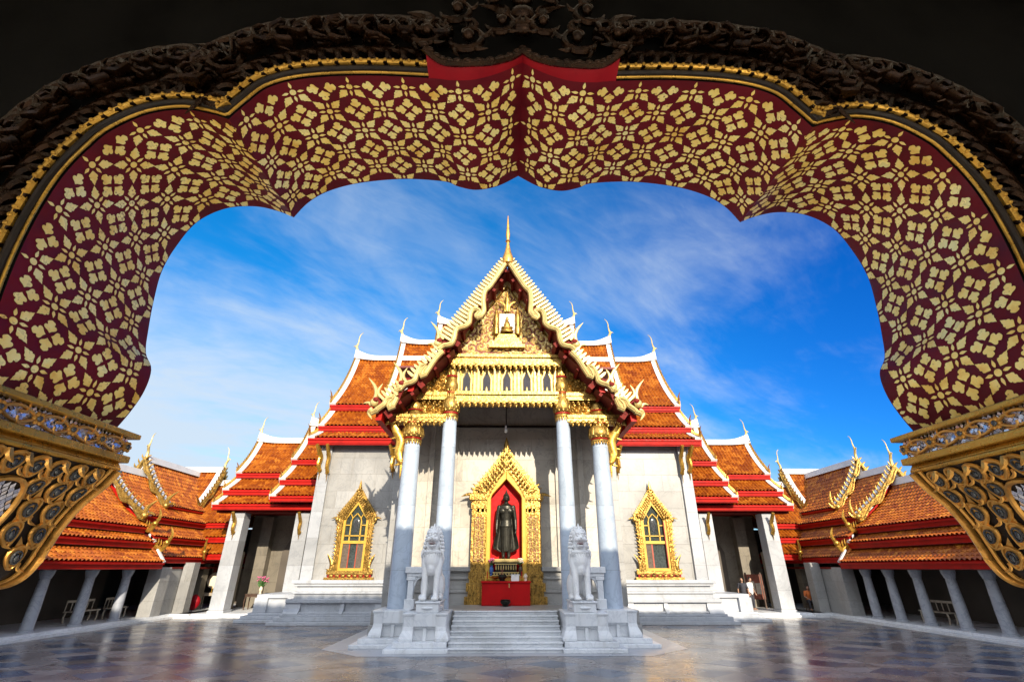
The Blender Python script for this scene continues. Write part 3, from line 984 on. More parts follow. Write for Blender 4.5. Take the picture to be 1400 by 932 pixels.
# ------------------------------------------------------------------ temple hall: walls
w = MB()
w.box(-5.4, 5.4, 24.0, 24.5, .95, 12.0)
for s in (-1, 1):
    T = (lambda s: (lambda p: (s * p[0], p[1], p[2])))(s)
    ww = MB(T)
    ww.box(5.4, 10.25, 27.32, 27.8, 1.7, 8.9)
    ww.box(10.0, 10.4, 27.9, 36.5, 0, 8.9)
    ww.box(5.05, 5.40, 23.7, 27.32, .95, 8.9)
    ww.build('side_wall', 'marble', hall, smooth=False, bevel=.012)
    for x0, x1, y in ((9.85, 10.45, 27.17), (5.45, 6.15, 27.15)):
        cp = MB(T); cp.box(x0, x1, y, 27.9, 1.7, 8.85)
        cp.build('corner_pilaster', 'pilaster_marble', hall, smooth=False, bevel=.012)
    pl = MB(T)     # flat pilasters on the portico wall
    for x0, x1 in ((2.42, 2.85), (3.55, 3.80), (4.75, 5.1)):
        pl.box(x0, x1, 23.86, 24.0, 2.5, 11.8)
    pl.build('pilaster', 'marble_wall', hall, smooth=False, bevel=.012)
    d = MB(T)     # dado of the portico wall
    for z0, z1, y in ((.95, 1.5, 23.52), (1.5, 1.62, 23.46), (1.62, 2.02, 23.62), (2.02, 2.14, 23.54), (2.14, 2.34, 23.66), (2.34, 2.52, 23.48)):
        d.box(1.55, 5.2, y, 24.0, z0, z1)
    d.build('dado', 'marble', hall, smooth=False, bevel=.015)
    # plinth of the side wall: steps, panelled base, cornice mouldings
    p = MB(T)
    for x1, y, z0, z1 in ((11.35, 26.25, 0, .16), (11.10, 26.42, .16, .34), (10.92, 26.62, .34, .44), (10.50, 26.98, 1.08, 1.30), (10.62, 26.90, 1.30, 1.40), (10.45, 27.04, 1.40, 1.64), (10.58, 26.92, 1.64, 1.76), (10.70, 26.84, 1.76, 1.92)):
        p.box(4.6, x1, y, 28.2, z0, z1)
    p.box(4.6, 10.62, 26.94, 28.2, .44, 1.10)
    prof = [(26.60, .44), (26.66, .55), (26.80, .68), (26.84, .86), (26.78, 1.0), (26.78, 1.08)]
    for x0, x1 in ((10.05, 10.80), (7.9, 8.1), (5.6, 6.4)):
        v = [(x, y, z) for x in (x0, x1) for y, z in prof] + [(x, 27.0, z) for x in (x0, x1) for z in (.44, 1.08)]
        n = len(prof)
        p.add(v, [tuple(range(n)) + (2 * n + 1, 2 * n), tuple(range(2 * n - 1, n - 1, -1)) + (2 * n + 2, 2 * n + 3)] + [(i, i + 1, n + i + 1, n + i) for i in range(n - 1)] + [(n - 1, 2 * n + 1, 2 * n + 3, 2 * n - 1), (0, n, 2 * n + 2, 2 * n)])
    p.box(4.6, 10.80, 26.76, 27.0, .92, 1.08)
    p.box(6.4, 10.05, 26.70, 27.0, .442, .54)
    # lower return of the plinth under the wing
    for x1, y, z0, z1 in ((13.5, 27.5, 0, .14), (13.3, 27.7, .14, .30), (13.05, 27.9, .30, .42), (12.7, 28.14, .42, 1.22), (12.8, 28.02, 1.06, 1.24)):
        p.box(10.4, x1, y, 31.4, z0, z1)
    for x0, x1 in ((12.2, 12.86), (10.9, 11.2)):
        p.box(x0, x1, 27.96, 28.3, .42, 1.08)
    p.build('plinth', 'plinth_marble', hall, smooth=False, bevel=.02)
wl = w.build('portico_wall', 'marble_wall', hall, smooth=False)
c = MB(); c.box(-5.2, 5.2, 20.9, 24.0, 11.0, 11.1); c.build('portico_ceiling', 'ceiling_red', hall, smooth=False)
c = MB(); c.box(-2.6, 2.6, 23.80, 23.99, 8.96, 9.04); c.box(-.02, .02, 23.9, 23.99, 9.05, 11); c.build('wall_cable', 'black_lacquer', hall, smooth=False)

# portico floor and stairs
f = MB()
f.box(-5.0, 5.0, 20.35, 24.0, .6, 1.05)
f.box(-5.0, 5.0, 20.1, 24.0, .0, .6)
f.build('portico_floor', 'marble', hall, smooth=False, bevel=.015)
st = MB()
for k in range(8):
    st.box(-1.90, 1.90, 18.19 + .30 * k, 20.5, .131 * k, .131 * (k + 1) - .045)
    st.box(-1.92, 1.92, 18.14 + .30 * k, 20.5, .131 * (k + 1) - .045, .131 * (k + 1))
st.build('stairs', 'marble_plain', hall, smooth=False, bevel=.016)
ap = MB(); ap.add([(-4.6, 17.55, .004), (4.6, 17.55, .004), (6.2, 19.0, .004), (6.2, 26.0, .004), (-6.2, 26.0, .004), (-6.2, 19.0, .004)], [(0, 1, 2, 3, 4, 5)])
structure(ap.build('apron_floor', 'apron_marble', smooth=False))


def lion_foot(mb, x0, x1, y0, y1, z0, z1):
    """plinth with splayed corner feet and a sunk panel"""
    n = 7; fl = .13
    prof = [(z0, fl), (z0 + .08, fl), (z0 + .17, fl * .75), (z0 + .30, fl * .2), (z0 + .42, 0.0), (z1 - .10, 0.02), (z1 - .05, .05), (z1, .06)]
    fw = (x1 - x0) * .24
    mb.box(x0 + .12, x1 - .12, y0 + .14, y1, z0, z1 - .02)
    for a, b, sa, sb in ((x0, x0 + fw, 1, .0), (x1 - fw, x1, .0, 1)):
        v = []
        for z, e in prof:
            v += [(a - e * sa, y0 - e, z), (b + e * sb, y0 - e, z), (b + e * sb, y1, z), (a - e * sa, y1, z)]
        m = len(prof)
        mb.add(v, [(i * 4 + k, i * 4 + (k + 1) % 4, (i + 1) * 4 + (k + 1) % 4, (i + 1) * 4 + k) for i in range(m - 1) for k in range(4)] + [(3, 2, 1, 0), tuple((m - 1) * 4 + k for k in range(4))])
    mb.box(x0 + fw - .02, x1 - fw + .02, y0 + .004, y1, z0 + .46 * (z1 - z0) + .04, z1 - .004)
    mb.box(x0 + fw, x1 - fw, y0 + .07, y1, z0 + .38 * (z1 - z0) + .04, z0 + .46 * (z1 - z0) + .05)
    xm = (x0 + x1) / 2
    mb.box(xm - .06, xm + .06, y0 + .06, y1, z0, z0 + .45 * (z1 - z0))


for s in (-1, 1):
    T = (lambda s: (lambda p: (s * p[0], p[1], p[2])))(s)
    p = MB(T)
    p.box(1.86, 3.95, 18.02, 20.4, 0, .13); p.box(1.94, 3.72, 18.25, 20.4, .13, .29)
    lion_foot(p, 2.02, 3.42, 18.50, 20.3, .29, 1.10)
    p.build('lion_pedestal', 'marble_plain', hall, smooth=False, bevel=.02)
    p = MB(T)
    p.box(3.4, 5.35, 19.1, 21.6, 0, .12); p.box(3.4, 5.12, 19.35, 21.6, .12, .27)
    lion_foot(p, 3.35, 4.72, 19.70, 21.5, .27, 1.10)
    p.build('column_pedestal', 'marble_plain', hall, smooth=False, bevel=.02)
    # low marble rail between the columns
    b = MB(T)
    b.box(2.75, 3.86, 20.35, 20.72, 2.30, 2.52); b.box(2.85, 3.80, 20.40, 20.68, 2.18, 2.30)
    b.box(3.52, 3.74, 20.42, 20.66, 1.05, 2.2); b.box(3.44, 3.82, 20.38, 20.70, 1.05, 1.42); b.box(3.46, 3.80, 20.40, 20.68, 2.05, 2.18)
    b.prism([(3.52, 2.19), (3.18, 2.19), (3.40, 2.04), (3.48, 1.85), (3.52, 1.60)], lambda u, w, d: (u, d, w), 20.46, 20.62)
    b.build('railing', 'marble_plain', hall, smooth=False, bevel=.02)
    b = MB(T)
    b.sweep([(2.9, 20.3, 1.05), (2.9, 20.3, 1.35)], .01, .01, (0, 1, 0))


# ------------------------------------------------------------------ pointed gilded frames (niche and windows)
OUT = [(1, 0), (.97, .10), (.86, .19), (.72, .30), (.58, .40), (.44, .50), (.30, .61), (.18, .72), (.10, .82), (.05, .91), (0, 1)]


def arch_half(hw, zs, zt, inner=0):
    return [(hw * a, zs + (zt - zs) * b) for a, b in OUT]


def pointed_frame(parent, cx, y, zb, zs, zt, hw, iw, izs, izt, dep, leaf, jf=.93):
    """gilded surround: jambs, flame-edged pointed head"""
    o = MB()
    oh = arch_half(hw, zs, zt)
    ih = [(iw, izs), (iw * .93, izs + (izt - izs) * .16), (iw * .55, izs + (izt - izs) * .55), (0, izt)]
    R_ = [(cx + x, z) for x, z in oh[:-3]] + [(cx, oh[-4][1] + .10 * (zt - zs))]
    left_o = [(2 * cx - x, z) for x, z in R_[:-1]]
    for sg in (-1, 1):
        outer = [(cx + sg * hw * jf, zb), (cx + sg * hw * jf, zs - leaf)] + [(cx + sg * x * .95, z) for x, z in oh[:-3]] + [(cx, oh[-3][1])]
        inn = [(cx, izt)] + [(cx + sg * x, z) for x, z in reversed(ih[:-1])] + [(cx + sg * iw, zb)]
        o.prism(outer + inn, lambda u, w, d: (u, d, w), y - dep, y)
        # mouldings
        for k, fac in enumerate((.10, .38, .66)):
            P = []
            outs = smooth_path([(x, z) for x, z in [(hw * jf, zb), (hw * jf, zs * .5 + zb * .5)] + oh[:-3]], 3)
            inns = smooth_path([(iw, zb), (iw, izs * .5 + zb * .5)] + ih, 6)
            for i in range(40):
                q = i / 39
                a = outs[int(q * (len(outs) - 1))]; c = inns[int(q * (len(inns) - 1))]
                P.append((cx + sg * (c[0] + (a[0] - c[0]) * fac), y - dep - .01, c[1] + (a[1] - c[1]) * fac))
            o.sweep(P, leaf * .13, leaf * .16, (0, 1, 0), 6)
        # flame leaves along the head, two rows
        P = [Vector((cx + sg * x, y - dep * .6, z)) for x, z in smooth_path(oh, 3)]
        L = [0]
        for i in range(len(P) - 1):
            L.append(L[-1] + (P[i + 1] - P[i]).length)
        n = int(L[-1] / (leaf * .55))
        for k in range(n):
            d = L[-1] * (k + .3) / n
            i = max(j for j in range(len(L)) if L[j] <= d); i = min(i, len(P) - 2)
            q = (d - L[i]) / max(1e-6, L[i + 1] - L[i]); c = P[i].lerp(P[i + 1], q)
            t = (P[i + 1] - P[i]).normalized(); nn = Vector((sg * abs(t.z), 0, abs(t.x) if t.z >= 0 else abs(t.x)))
            fade = 1 - .55 * k / n
            if d > L[-1] * .80:
                break
            for row, off in ((0, -1.9), (1, -1.25), (2, -.62), (3, .0)):
                cc = c - nn * (leaf * (.75 - off * .9) * fade)
                dep_y = (-.02, -.08, -.07, -.03)[row] - (dep * .42 if row < 3 else 0)
                o.flame(cc + Vector((0, dep_y, 0)), nn * .55 + t * 1.0 + Vector((0, -.18, 0)), (0, 1, 0), leaf * (.8, .95, 1.15, 1.25)[row] * fade, leaf * .27, sg * .22, .75, seg=5)
        # curled ends at the shoulder
        o.flame((cx + sg * hw * .92, y - dep * .8, zs - leaf * .5), (sg * .9, 0, .7), (0, 1, 0), leaf * 1.5, leaf * .35, sg * .3, .6)
        o.ball((cx + sg * hw * .92, y - dep, zs - leaf * .2), (leaf * .5, leaf * .3, leaf * .6), 10)
    o.flame((cx, y - dep, zt - (zt - zs) * .42), (0, 0, 1), (0, 1, 0), (zt - zs) * .44, leaf * .62, 0, .6)
    o.flame((cx, y - dep - .03, zt - (zt - zs) * .52), (0, 0, 1), (0, 1, 0), (zt - zs) * .26, leaf * .75, 0, .6)
    return o


# main niche
NY = 24.0
nf = pointed_frame(hall, 0.02, 23.9, 1.05, 5.55, 8.30, 1.72, .92, 5.60, 6.70, .42, .36)
for s in (-1, 1):
    # stacked mouldings of the pillars: foot, shaft, head
    for z0, z1, x0, x1, dep in ((1.05, 1.35, .88, 1.80, .62), (1.35, 1.55, .90, 1.66, .54), (1.55, 1.88, .88, 1.74, .58), (1.88, 2.05, .90, 1.62, .50), (2.05, 2.30, .88, 1.66, .52), (2.30, 2.50, .90, 1.55, .46), (2.50, 2.72, .90, 1.58, .47), (4.62, 4.82, .90, 1.56, .46), (4.82, 4.98, .90, 1.48, .42), (4.98, 5.22, .90, 1.64, .50), (5.22, 5.36, .90, 1.54, .44), (5.36, 5.62, .90, 1.70, .54)):
        a, b = sorted((.02 + s * x0, .02 + s * x1)); nf.box(a, b, 23.9 - dep, 23.9, z0, z1)
        n = max(3, int((x1 - x0) / .15))
        for k in range(n):
            x = .02 + s * (x0 + (x1 - x0) * (k + .5) / n)
            nf.flame((x, 23.88 - dep, z0 + .02), (0, 0, 1), (0, 1, 0), (z1 - z0) * 1.05, .055, 0, .6, seg=4)
nfo = nf.build('niche_frame', 'carved_gold', hall)
for s in (-1, 1):
    rp = MB()
    relief(rp, lambda u, v: (.02 + s * (1.0 + u * .48), 2.72 + v * 1.9), 26, 90, lambda x, z, h: (x, 23.44 - h, z), .09, .24, 21, 0, 1)
    rp.build('jamb_carving', ['pale_gold', 'board_brown'], nfo, recalc=False)
bk = MB()
IN = [(.92, 1.05), (.92, 5.60), (.86, 5.78), (.50, 6.20), (0, 6.70), (-.50, 6.20), (-.86, 5.78), (-.92, 5.60), (-.92, 1.05)]
bk.prism([(x * .90 + .02, z) for x, z in IN], lambda u, w, d: (u, d, w), 23.92, 23.98)
bk.build('niche_back', 'lacquer_red', nfo, smooth=False)
ib = MB()
inner = [(.72, 1.05), (.72, 5.45), (.66, 5.60), (0, 6.32)]
outer = [(.92, 1.05), (.92, 5.60), (.86, 5.78), (0, 6.70)]
for s in (-1, 1):
    for y0, a, b in ((23.42, outer, inner),):
        ib.prism([(.02 + s * x, z) for x, z in a] + [(.02 + s * x, z) for x, z in reversed(b)], lambda u, w, d: (u, d, w), y0, 23.9)
ib.build('inner_border', 'yellow_paint', nfo, smooth=False, bevel=.03)
sl_ = MB(); sl_.box(-.92, .96, 23.30, 23.95, 1.9, 2.16); sl_.box(-.92, .96, 23.34, 23.95, 1.05, 1.9)
sl_.build('sill', 'yellow_paint', nfo, smooth=False, bevel=.02)

# side windows
for s in (-1, 1):
    cx = s * 7.95
    o = pointed_frame(hall, cx, 27.32, 2.25, 4.85, 6.80, 1.10, .66, 4.75, 5.72, .24, .22, .82)
    o.box(cx - 1.24, cx + 1.24, 27.0, 27.32, 1.93, 2.04); o.box(cx - 1.16, cx + 1.16, 27.04, 27.32, 2.18, 2.34)
    for k in range(7):
        o.ball((cx - .9 + .3 * k, 27.06, 2.11), (.13, .06, .06), 8)
    for sg in (-1, 1):
        o.flame((cx + sg * 1.0, 27.05, 2.30), (sg * .12, 0, 1), (0, 1, 0), .85, .13, sg * .12)
        o.flame((cx + sg * 1.0, 27.07, 2.2), (sg * .5, 0, .8), (0, 1, 0), .3, .09, sg * .2)
        for k in range(13):
            z = 2.5 + k * .18
            o.flame((cx + sg * .88, 27.06, z), (sg * .5, 0, 1), (0, 1, 0), .24, .05, sg * .2, seg=4)
    fo = o.build('window_surround', 'carved_gold', hall)
    e = MB(); e.box(cx - 1.1, cx + 1.1, 27.1, 27.3, 2.04, 2.18); e.build('red_band', 'crest_red', fo, smooth=False)
    g = MB()
    pts = [(.64, 2.3), (.64, 4.75), (.60, 4.9), (.35, 5.28), (0, 5.66)]
    g.prism([(cx + x, z) for x, z in pts] + [(cx - x, z) for x, z in reversed(pts[:-1])], lambda u, w, d: (u, d, w), 27.24, 27.30)
    go = g.build('window_pane', 'window_glass', hall, smooth=False)
    yb = MB()
    for sg in (-1, 1):
        yb.prism([(cx + sg * .66, 2.3), (cx + sg * .66, 4.75), (cx + sg * .61, 4.93), (cx, 5.72), (cx, 5.56), (cx + sg * .50, 4.86), (cx + sg * .54, 4.72), (cx + sg * .54, 2.3)], lambda u, w, d: (u, d, w), 27.12, 27.3)
        yb.box(min(cx + sg * .24, cx + sg * .30), max(cx + sg * .24, cx + sg * .30), 27.17, 27.24, 3.75, 4.72)
        yb.sweep([(cx + sg * .27, 27.2, 4.70), (cx + sg * .22, 27.2, 4.88), (cx, 27.2, 5.12)], .03, .03, (0, 1, 0), 6)
        yb.sweep([(cx + sg * .22, 27.2, 4.88), (cx + sg * .36, 27.2, 5.14)], .025, .025, (0, 1, 0), 6)
        yb.box(min(cx + sg * .27, cx + sg * .56), max(cx + sg * .27, cx + sg * .56), 27.17, 27.24, 4.50, 4.55)
    yb.box(cx - .56, cx + .56, 27.13, 27.26, 3.62, 3.76); yb.box(cx - .56, cx + .56, 27.17, 27.24, 3.98, 4.03)
    yb.box(cx - .60, cx + .60, 27.10, 27.3, 2.3, 2.46)
    yb.build('window_lattice', 'yellow_paint', go, smooth=False)
    emb = MB(); emb.ball((cx, 27.23, 4.55), (.17, .02, .34), 14); emb.sweep([(cx - .14, 27.22, 4.15), (cx, 27.22, 4.22), (cx + .14, 27.22, 4.15)], .02, .01, (0, 1, 0), 5)
    emb.build('stained_emblem', 'smoky_glass', go)
    sh = MB()
    if s < 0:
        for x in (-.38, .38):
            sh.box(cx + x - .16, cx + x + .16, 27.19, 27.235, 2.47, 3.62)
        sh.build('curtain', 'curtain', go, smooth=False)
        sh = MB(); sh.box(cx - .22, cx - .17, 27.18, 27.24, 2.47, 3.62); sh.box(cx + .17, cx + .22, 27.18, 27.24, 2.47, 3.62)
        sh.build('mullion', 'shutter_red', go, smooth=False)
    else:
        sh.box(cx - .53, cx - .24, 27.19, 27.235, 2.47, 3.62)
        sh.build('curtain', 'curtain', go, smooth=False)
        sh = MB(); sh.box(cx - .24, cx - .17, 27.18, 27.24, 2.47, 3.62); sh.box(cx + .50, cx + .54, 27.05, 27.24, 2.47, 4.7)
        sh.build('mullion', 'shutter_red', go, smooth=False)
    for sg in (-1, 1):
        pass

# ------------------------------------------------------------------ wings of the temple
for s in (-1, 1):
    side = 'left' if s < 0 else 'right'
    fr = (lambda s: (lambda u, y, z: (s * u, y, z)))(s)
    T = (lambda s: (lambda p: (s * p[0], p[1], p[2])))(s)
    wing = thing('temple_wing', f'{side} side wing of the temple, square stone piers under stepped orange roofs', 'temple wing', (s * 14, 33, 0), 'open wings joining the temple to the cloister')
    tiered_roof(wing, fr, 8.5, 14.0, (33.9, 11.75), [(31.7, 8.85), (30.55, 7.40), (29.7, 6.32)], 1, horn=1.25, board=0.33, tail=.7, upsweep=.8)
    tiered_roof(wing, fr, 11.5, 17.6, (34.1, 10.65), [(32.1, 8.05), (31.05, 6.85), (30.3, 5.92)], 1, horn=1.25, board=0.33, tail=.7, upsweep=.8)
    for X, z0 in ((16.15, .2), (12.25, .2)):
        p = MB(T)
        p.lathe([(.66, z0), (.62, z0 + .1), (.56, z0 + .2), (.50, 5.45), (.60, 5.5), (.60, 5.62)], 4, (0, 0, 0))
        p.V = []; p.F = []; p.M = []
        p.box(X - .46, X + .46, 30.65, 31.57, z0, z0 + .12); p.box(X - .41, X + .41, 30.70, 31.52, z0 + .12, 5.5)
        p.build('pier', 'pilaster_marble', wing, smooth=False, bevel=.02)
        bracket(wing, (s * X, 30.64, 4.3), (0, -1), 1.15)
        p = MB(T); p.box(X - .36, X + .36, 34.8, 35.5, .2, 5.6); p.build('pilaster', 'marble_dim', wing, smooth=False)
    b = MB(T); b.box(10.4, 17.4, 35.4, 35.9, .0, 8.2); b.build('back_wall', 'marble_dim', wing, smooth=False)
    b = MB(T); b.box(10.4, 17.5, 30.75, 31.35, 5.5, 5.75); b.box(10.4, 17.5, 31.2, 35.6, 5.75, 5.85); b.build('ceiling', 'dark_red_wood', wing, smooth=False)
    f = MB(T); f.box(10.2, 18.0, 30.3, 35.5, -.05, .2); f.box(12.9, 18.0, 30.05, 30.3, -.05, .1); f.build('floor_slab', 'marble_plain', wing, smooth=False, bevel=.02)
    # pointed doorway on the back wall, with a red door at the hall side
    d = MB(T); d.prism([(13.4, .2), (15.0, .2), (15.0, 3.4), (14.75, 3.9), (14.2, 4.7), (13.65, 3.9), (13.4, 3.4)], lambda u, w, dd: (u, dd, w), 35.28, 35.39)
    d.build('niche_arch', 'shade_wall', wing, smooth=False)
    d = MB(T); d.box(10.42, 10.55, 31.9, 33.3, .3, 3.6); d.box(10.40, 10.50, 31.7, 33.5, .3, 3.8)
    d.build('door', 'shutter_red', wing, smooth=False)
    d = MB(T)
    for y in (31.8, 33.4):
        d.sweep([(10.6, y, .3), (10.6, y, 3.9)], .07, .07, (1, 0, 0), 6)
    d.sweep([(10.6, 31.7, 3.9), (10.6, 33.5, 3.9)], .07, .07, (0, 0, 1), 6)
    d.build('door_frame', 'gold', wing)


def gable_board(parent, fr, u, ridge, eave, H=1.0, out=-1, horn=1.2):
    """gilded naga bargeboard with teeth on both slopes of a gable that faces the court"""
    yr, zr = ridge; g = MB(); wh = MB(); red = MB()
    for k in (1, -1):
        pr = [(yr + (p[0] - yr) * k, p[1]) for p in bowed(ridge, eave, 0.055, 16)]
        n = len(pr); pts_u = []; pts_l = []
        for i, p in enumerate(pr):
            q = i / (n - 1)
            pts_u.append((p[0], p[1] + .16))
            pts_l.append((p[0], p[1] - .20 - .14 * math.sin(q * 2 * pi * 2.5 - .6) * min(1, q * 4)))
        poly = pts_u + pts_l[::-1]
        v = [fr(u + dd, y, z) for dd in (out * .02, out * .2) for y, z in poly]; m = len(poly)
        f = [(i, (i + 1) % m, m + (i + 1) % m, m + i) for i in range(m)]
        for i in range(n - 1):
            a, b, c, d = i, i + 1, 2 * n - 2 - i, 2 * n - 1 - i
            f += [(a, b, c, d), (m + d, m + c, m + b, m + a)]
        g.add(v, f)
        g.sweep([fr(u + out * .22, y, z + .06) for y, z in pts_l], .06, .06, fr(1, .01, 0) if False else (0.1, 1, 0.05), 6)
        strip(wh, fr, u, u - out * .34, pr, .12, .2)
        P = [Vector((y, z)) for y, z in pts_u]
        L = sum((P[i + 1] - P[i]).length for i in range(n - 1)); cnt = int(L / .30)
        for c in range(cnt):
            d = L * (c + .5) / cnt; i = 0
            while i < n - 2 and d > (P[i + 1] - P[i]).length:
                d -= (P[i + 1] - P[i]).length; i += 1
            t = (P[i + 1] - P[i]).normalized(); pp = P[i] + t * d; nn = Vector((-t.y, t.x))
            if nn.y < 0:
                nn = -nn
            e0 = Vector(fr(u + out * .12, *pp)); e1 = Vector(fr(u + out * .12, *(pp + nn - t * .35)))
            g.flame(e0, e1 - e0, (0.05, 1, 0) if abs(fr(1, 0, 0)[1] - fr(0, 0, 0)[1]) > .5 else (1, 0.05, 0), .36, .085, .1, .8, seg=4)
        e = Vector(fr(u + out * .12, *pr[-1])); ax = (0.03, 1, 0) if abs(fr(1, 0, 0)[1] - fr(0, 0, 0)[1]) > .5 else (1, 0.03, 0)
        dv = Vector(fr(0, -k, 0)) - Vector(fr(0, 0, 0))
        if eave[0] > yr:
            dv = -dv
        g.flame(e, Vector((0, 0, 1)) + dv * .35, ax, 1.05 * H, .14, .15, .8)
        g.flame(e - dv * .3, Vector((0, 0, 1)) + dv * .5, ax, .6 * H, .10, -.15, .8)
        g.flame(e + dv * .05, dv + Vector((0, 0, .3)), ax, .5 * H, .12, .2, .8)
        g.ball(e - dv * .05, .19, 10)
    pts = [(yr, zr - .15), (eave[0] + math.copysign(.2, yr - eave[0]), eave[1] - .2)]
    red.add([fr(u - out * .3, yr, zr - .1), fr(u - out * .3, eave[0], eave[1] - .2), fr(u - out * .3, 2 * yr - eave[0], eave[1] - .2)], [(0, 1, 2)])
    b = g.build('gable_board', 'carved_gold', parent)
    wh.build('verge', 'plaster', b); red.build('gable_wall', 'red_board', b, smooth=False, recalc=False)
    ch = MB(); chofa(ch, fr, u + out * .05, yr, zr + .45, horn, out); ch.build('chofa', 'pale_gold', b)
    return b


# ------------------------------------------------------------------ cloister galleries along both sides of the court
GAL = {}
for s in (-1, 1):
    side = 'left' if s < 0 else 'right'
    fr = (lambda s: (lambda u, y, z: (s * y, u, z)))(s)       # ridge runs along Y
    fx = (lambda s: (lambda u, y, z: (s * u, y, z)))(s)       # ridge runs along X
    T = (lambda s: (lambda p: (s * p[0], p[1], p[2])))(s)
    gal = thing('cloister_gallery', f'low {side} cloister gallery with round columns, red eaves boards and crossing gables', 'gallery', (s * 22, 24, 0), 'galleries enclosing the courtyard')
    GAL[s] = gal
    E3 = [(19.45, 4.45), (18.80, 3.70), (18.0, 2.72)]
    tiered_roof(gal, fr, 8.0, 28.0, (22.6, 6.95), E3, 1, horn=0, board=0.29, verge=False, drop=.34, inset=.28)
    for a, b in (((19.2, 4.1), (18.80, 3.70)), ((18.55, 3.35), (18.0, 2.72))):
        w_ = MB(); strip(w_, fr, 27.90, 28.03, [a, b], .07, .02); w_.build('verge', 'plaster', gal)
    # higher roofs over the corner
    tiered_roof(gal, fr, 27.9, 38.0, (22.6, 7.75), [(19.6, 5.05), (18.9, 4.0), (18.4, 3.0)], 1, horn=0, board=0.29, verge=False, drop=.3)
    tiered_roof(gal, fr, 30.6, 40.0, (22.6, 8.65), [(20.4, 5.85)], 1, horn=0, board=0.29, verge=False)
    gable_board(gal, fr, 27.9, (22.6, 7.75), (19.6, 5.05), .9)
    gable_board(gal, fr, 30.6, (22.6, 8.65), (20.4, 5.85), .9)
    # roof that crosses it and runs to the wing
    tiered_roof(gal, fx, 27.0, 20.9, (36.3, 9.0), [(34.2, 6.0)], -1, horn=0, board=0.3, verge=False)
    gable_board(gal, fx, 20.9, (36.3, 9.0), (34.2, 6.0), .9)
    tiered_roof(gal, fx, 27.0, 17.0, (36.3, 8.05), [(33.6, 5.10), (33.0, 4.20), (32.2, 3.20)], -1, horn=0, board=0.29, verge=False)
    # gilded nagas riding the corners of the skirts
    for (x, y, z), (dx, dy) in (((19.35, 28.0, 4.3), (-1, -.1)), ((18.45, 28.05, 3.35), (-1, -.1)), ((18.3, 32.1, 3.0), (-.3, -1))):
        n = MB(T); d = Vector((dx, dy, 0)).normalized(); nr = d.cross(Vector((0, 0, 1)))
        P = smooth_path([Vector((x, y, z)) - d * 1.1 + Vector((0, 0, .55)), Vector((x, y, z)) - d * .75 + Vector((0, 0, .15)), Vector((x, y, z)) - d * .35 + Vector((0, 0, .18)), Vector((x, y, z)) + d * .05 + Vector((0, 0, .0)), Vector((x, y, z)) + d * .28 + Vector((0, 0, .35))], 5)
        n.sweep(P, [.06 + .09 * i / len(P) for i in range(len(P))], .08, nr, 8)
        for i in range(2, len(P) - 2, 2):
            n.flame(P[i], Vector((0, 0, 1)) + d * .4, nr, .42, .075, .15, .8)
        n.flame(P[-1], Vector((0, 0, 1)) + d * .2, nr, .8, .13, .15, .8); n.ball(P[-1], .15, 8)
        n.build('corner_naga', 'gold', gal)
    # columns, corner piers, inner walls, floor
    for Y in ((19.6, 21.95, 24.3, 26.6) if s < 0 else (18.4, 20.3, 22.1, 23.9, 25.6, 27.2)) + ((17.2, 14.8, 12.4, 10.0) if s < 0 else (16.4, 14.4, 12.4, 10.4)):
        c = MB(T)
        c.lathe([(.26, .2), (.26, .27), (.215, .30), (.21, 1.0), (.175, 2.08), (.205, 2.10), (.205, 2.14), (.25, 2.28), (.26, 2.4)], 20, (18.75, Y, 0))
        c.build('column', 'gallery_marble', gal)
    p = MB(T)
    p.box(18.25, 18.95, 28.4, 29.2, .2, 2.5); p.box(17.9, 18.5, 30.6, 31.2, .2, 2.75); p.box(18.55, 18.95, 29.2, 31.0, .2, 2.5)
    p.build('corner_pier', 'marble', gal, smooth=False, bevel=.02)
    for X in (17.0, 19.0, 21.0):
        p = MB(T); p.box(X - .3, X + .3, 33.1, 33.7, .2, 3.4); p.build('pier', 'marble_dim', gal, smooth=False)
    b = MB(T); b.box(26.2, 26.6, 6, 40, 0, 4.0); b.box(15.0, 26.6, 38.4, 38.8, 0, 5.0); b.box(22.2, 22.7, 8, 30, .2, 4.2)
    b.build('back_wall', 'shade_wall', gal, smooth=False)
    b = MB(T); b.box(18.5, 26.4, 8, 38, 2.42, 2.52); b.box(17.4, 22, 33.0, 38.4, 3.2, 3.3)
    b.build('ceiling', 'dark_red_wood', gal, smooth=False)
    f = MB(T); f.box(18.25, 26.6, 7, 38.6, -.05, .2); f.box(18.0, 18.25, 7, 30.0, -.05, .1); f.box(17.2, 18.25, 30.02, 38.6, -.05, .2); f.box(15, 17.2, 35.6, 38.6, -.05, .2)
    f.build('floor_slab', 'marble_plain', gal, smooth=False, bevel=.015)

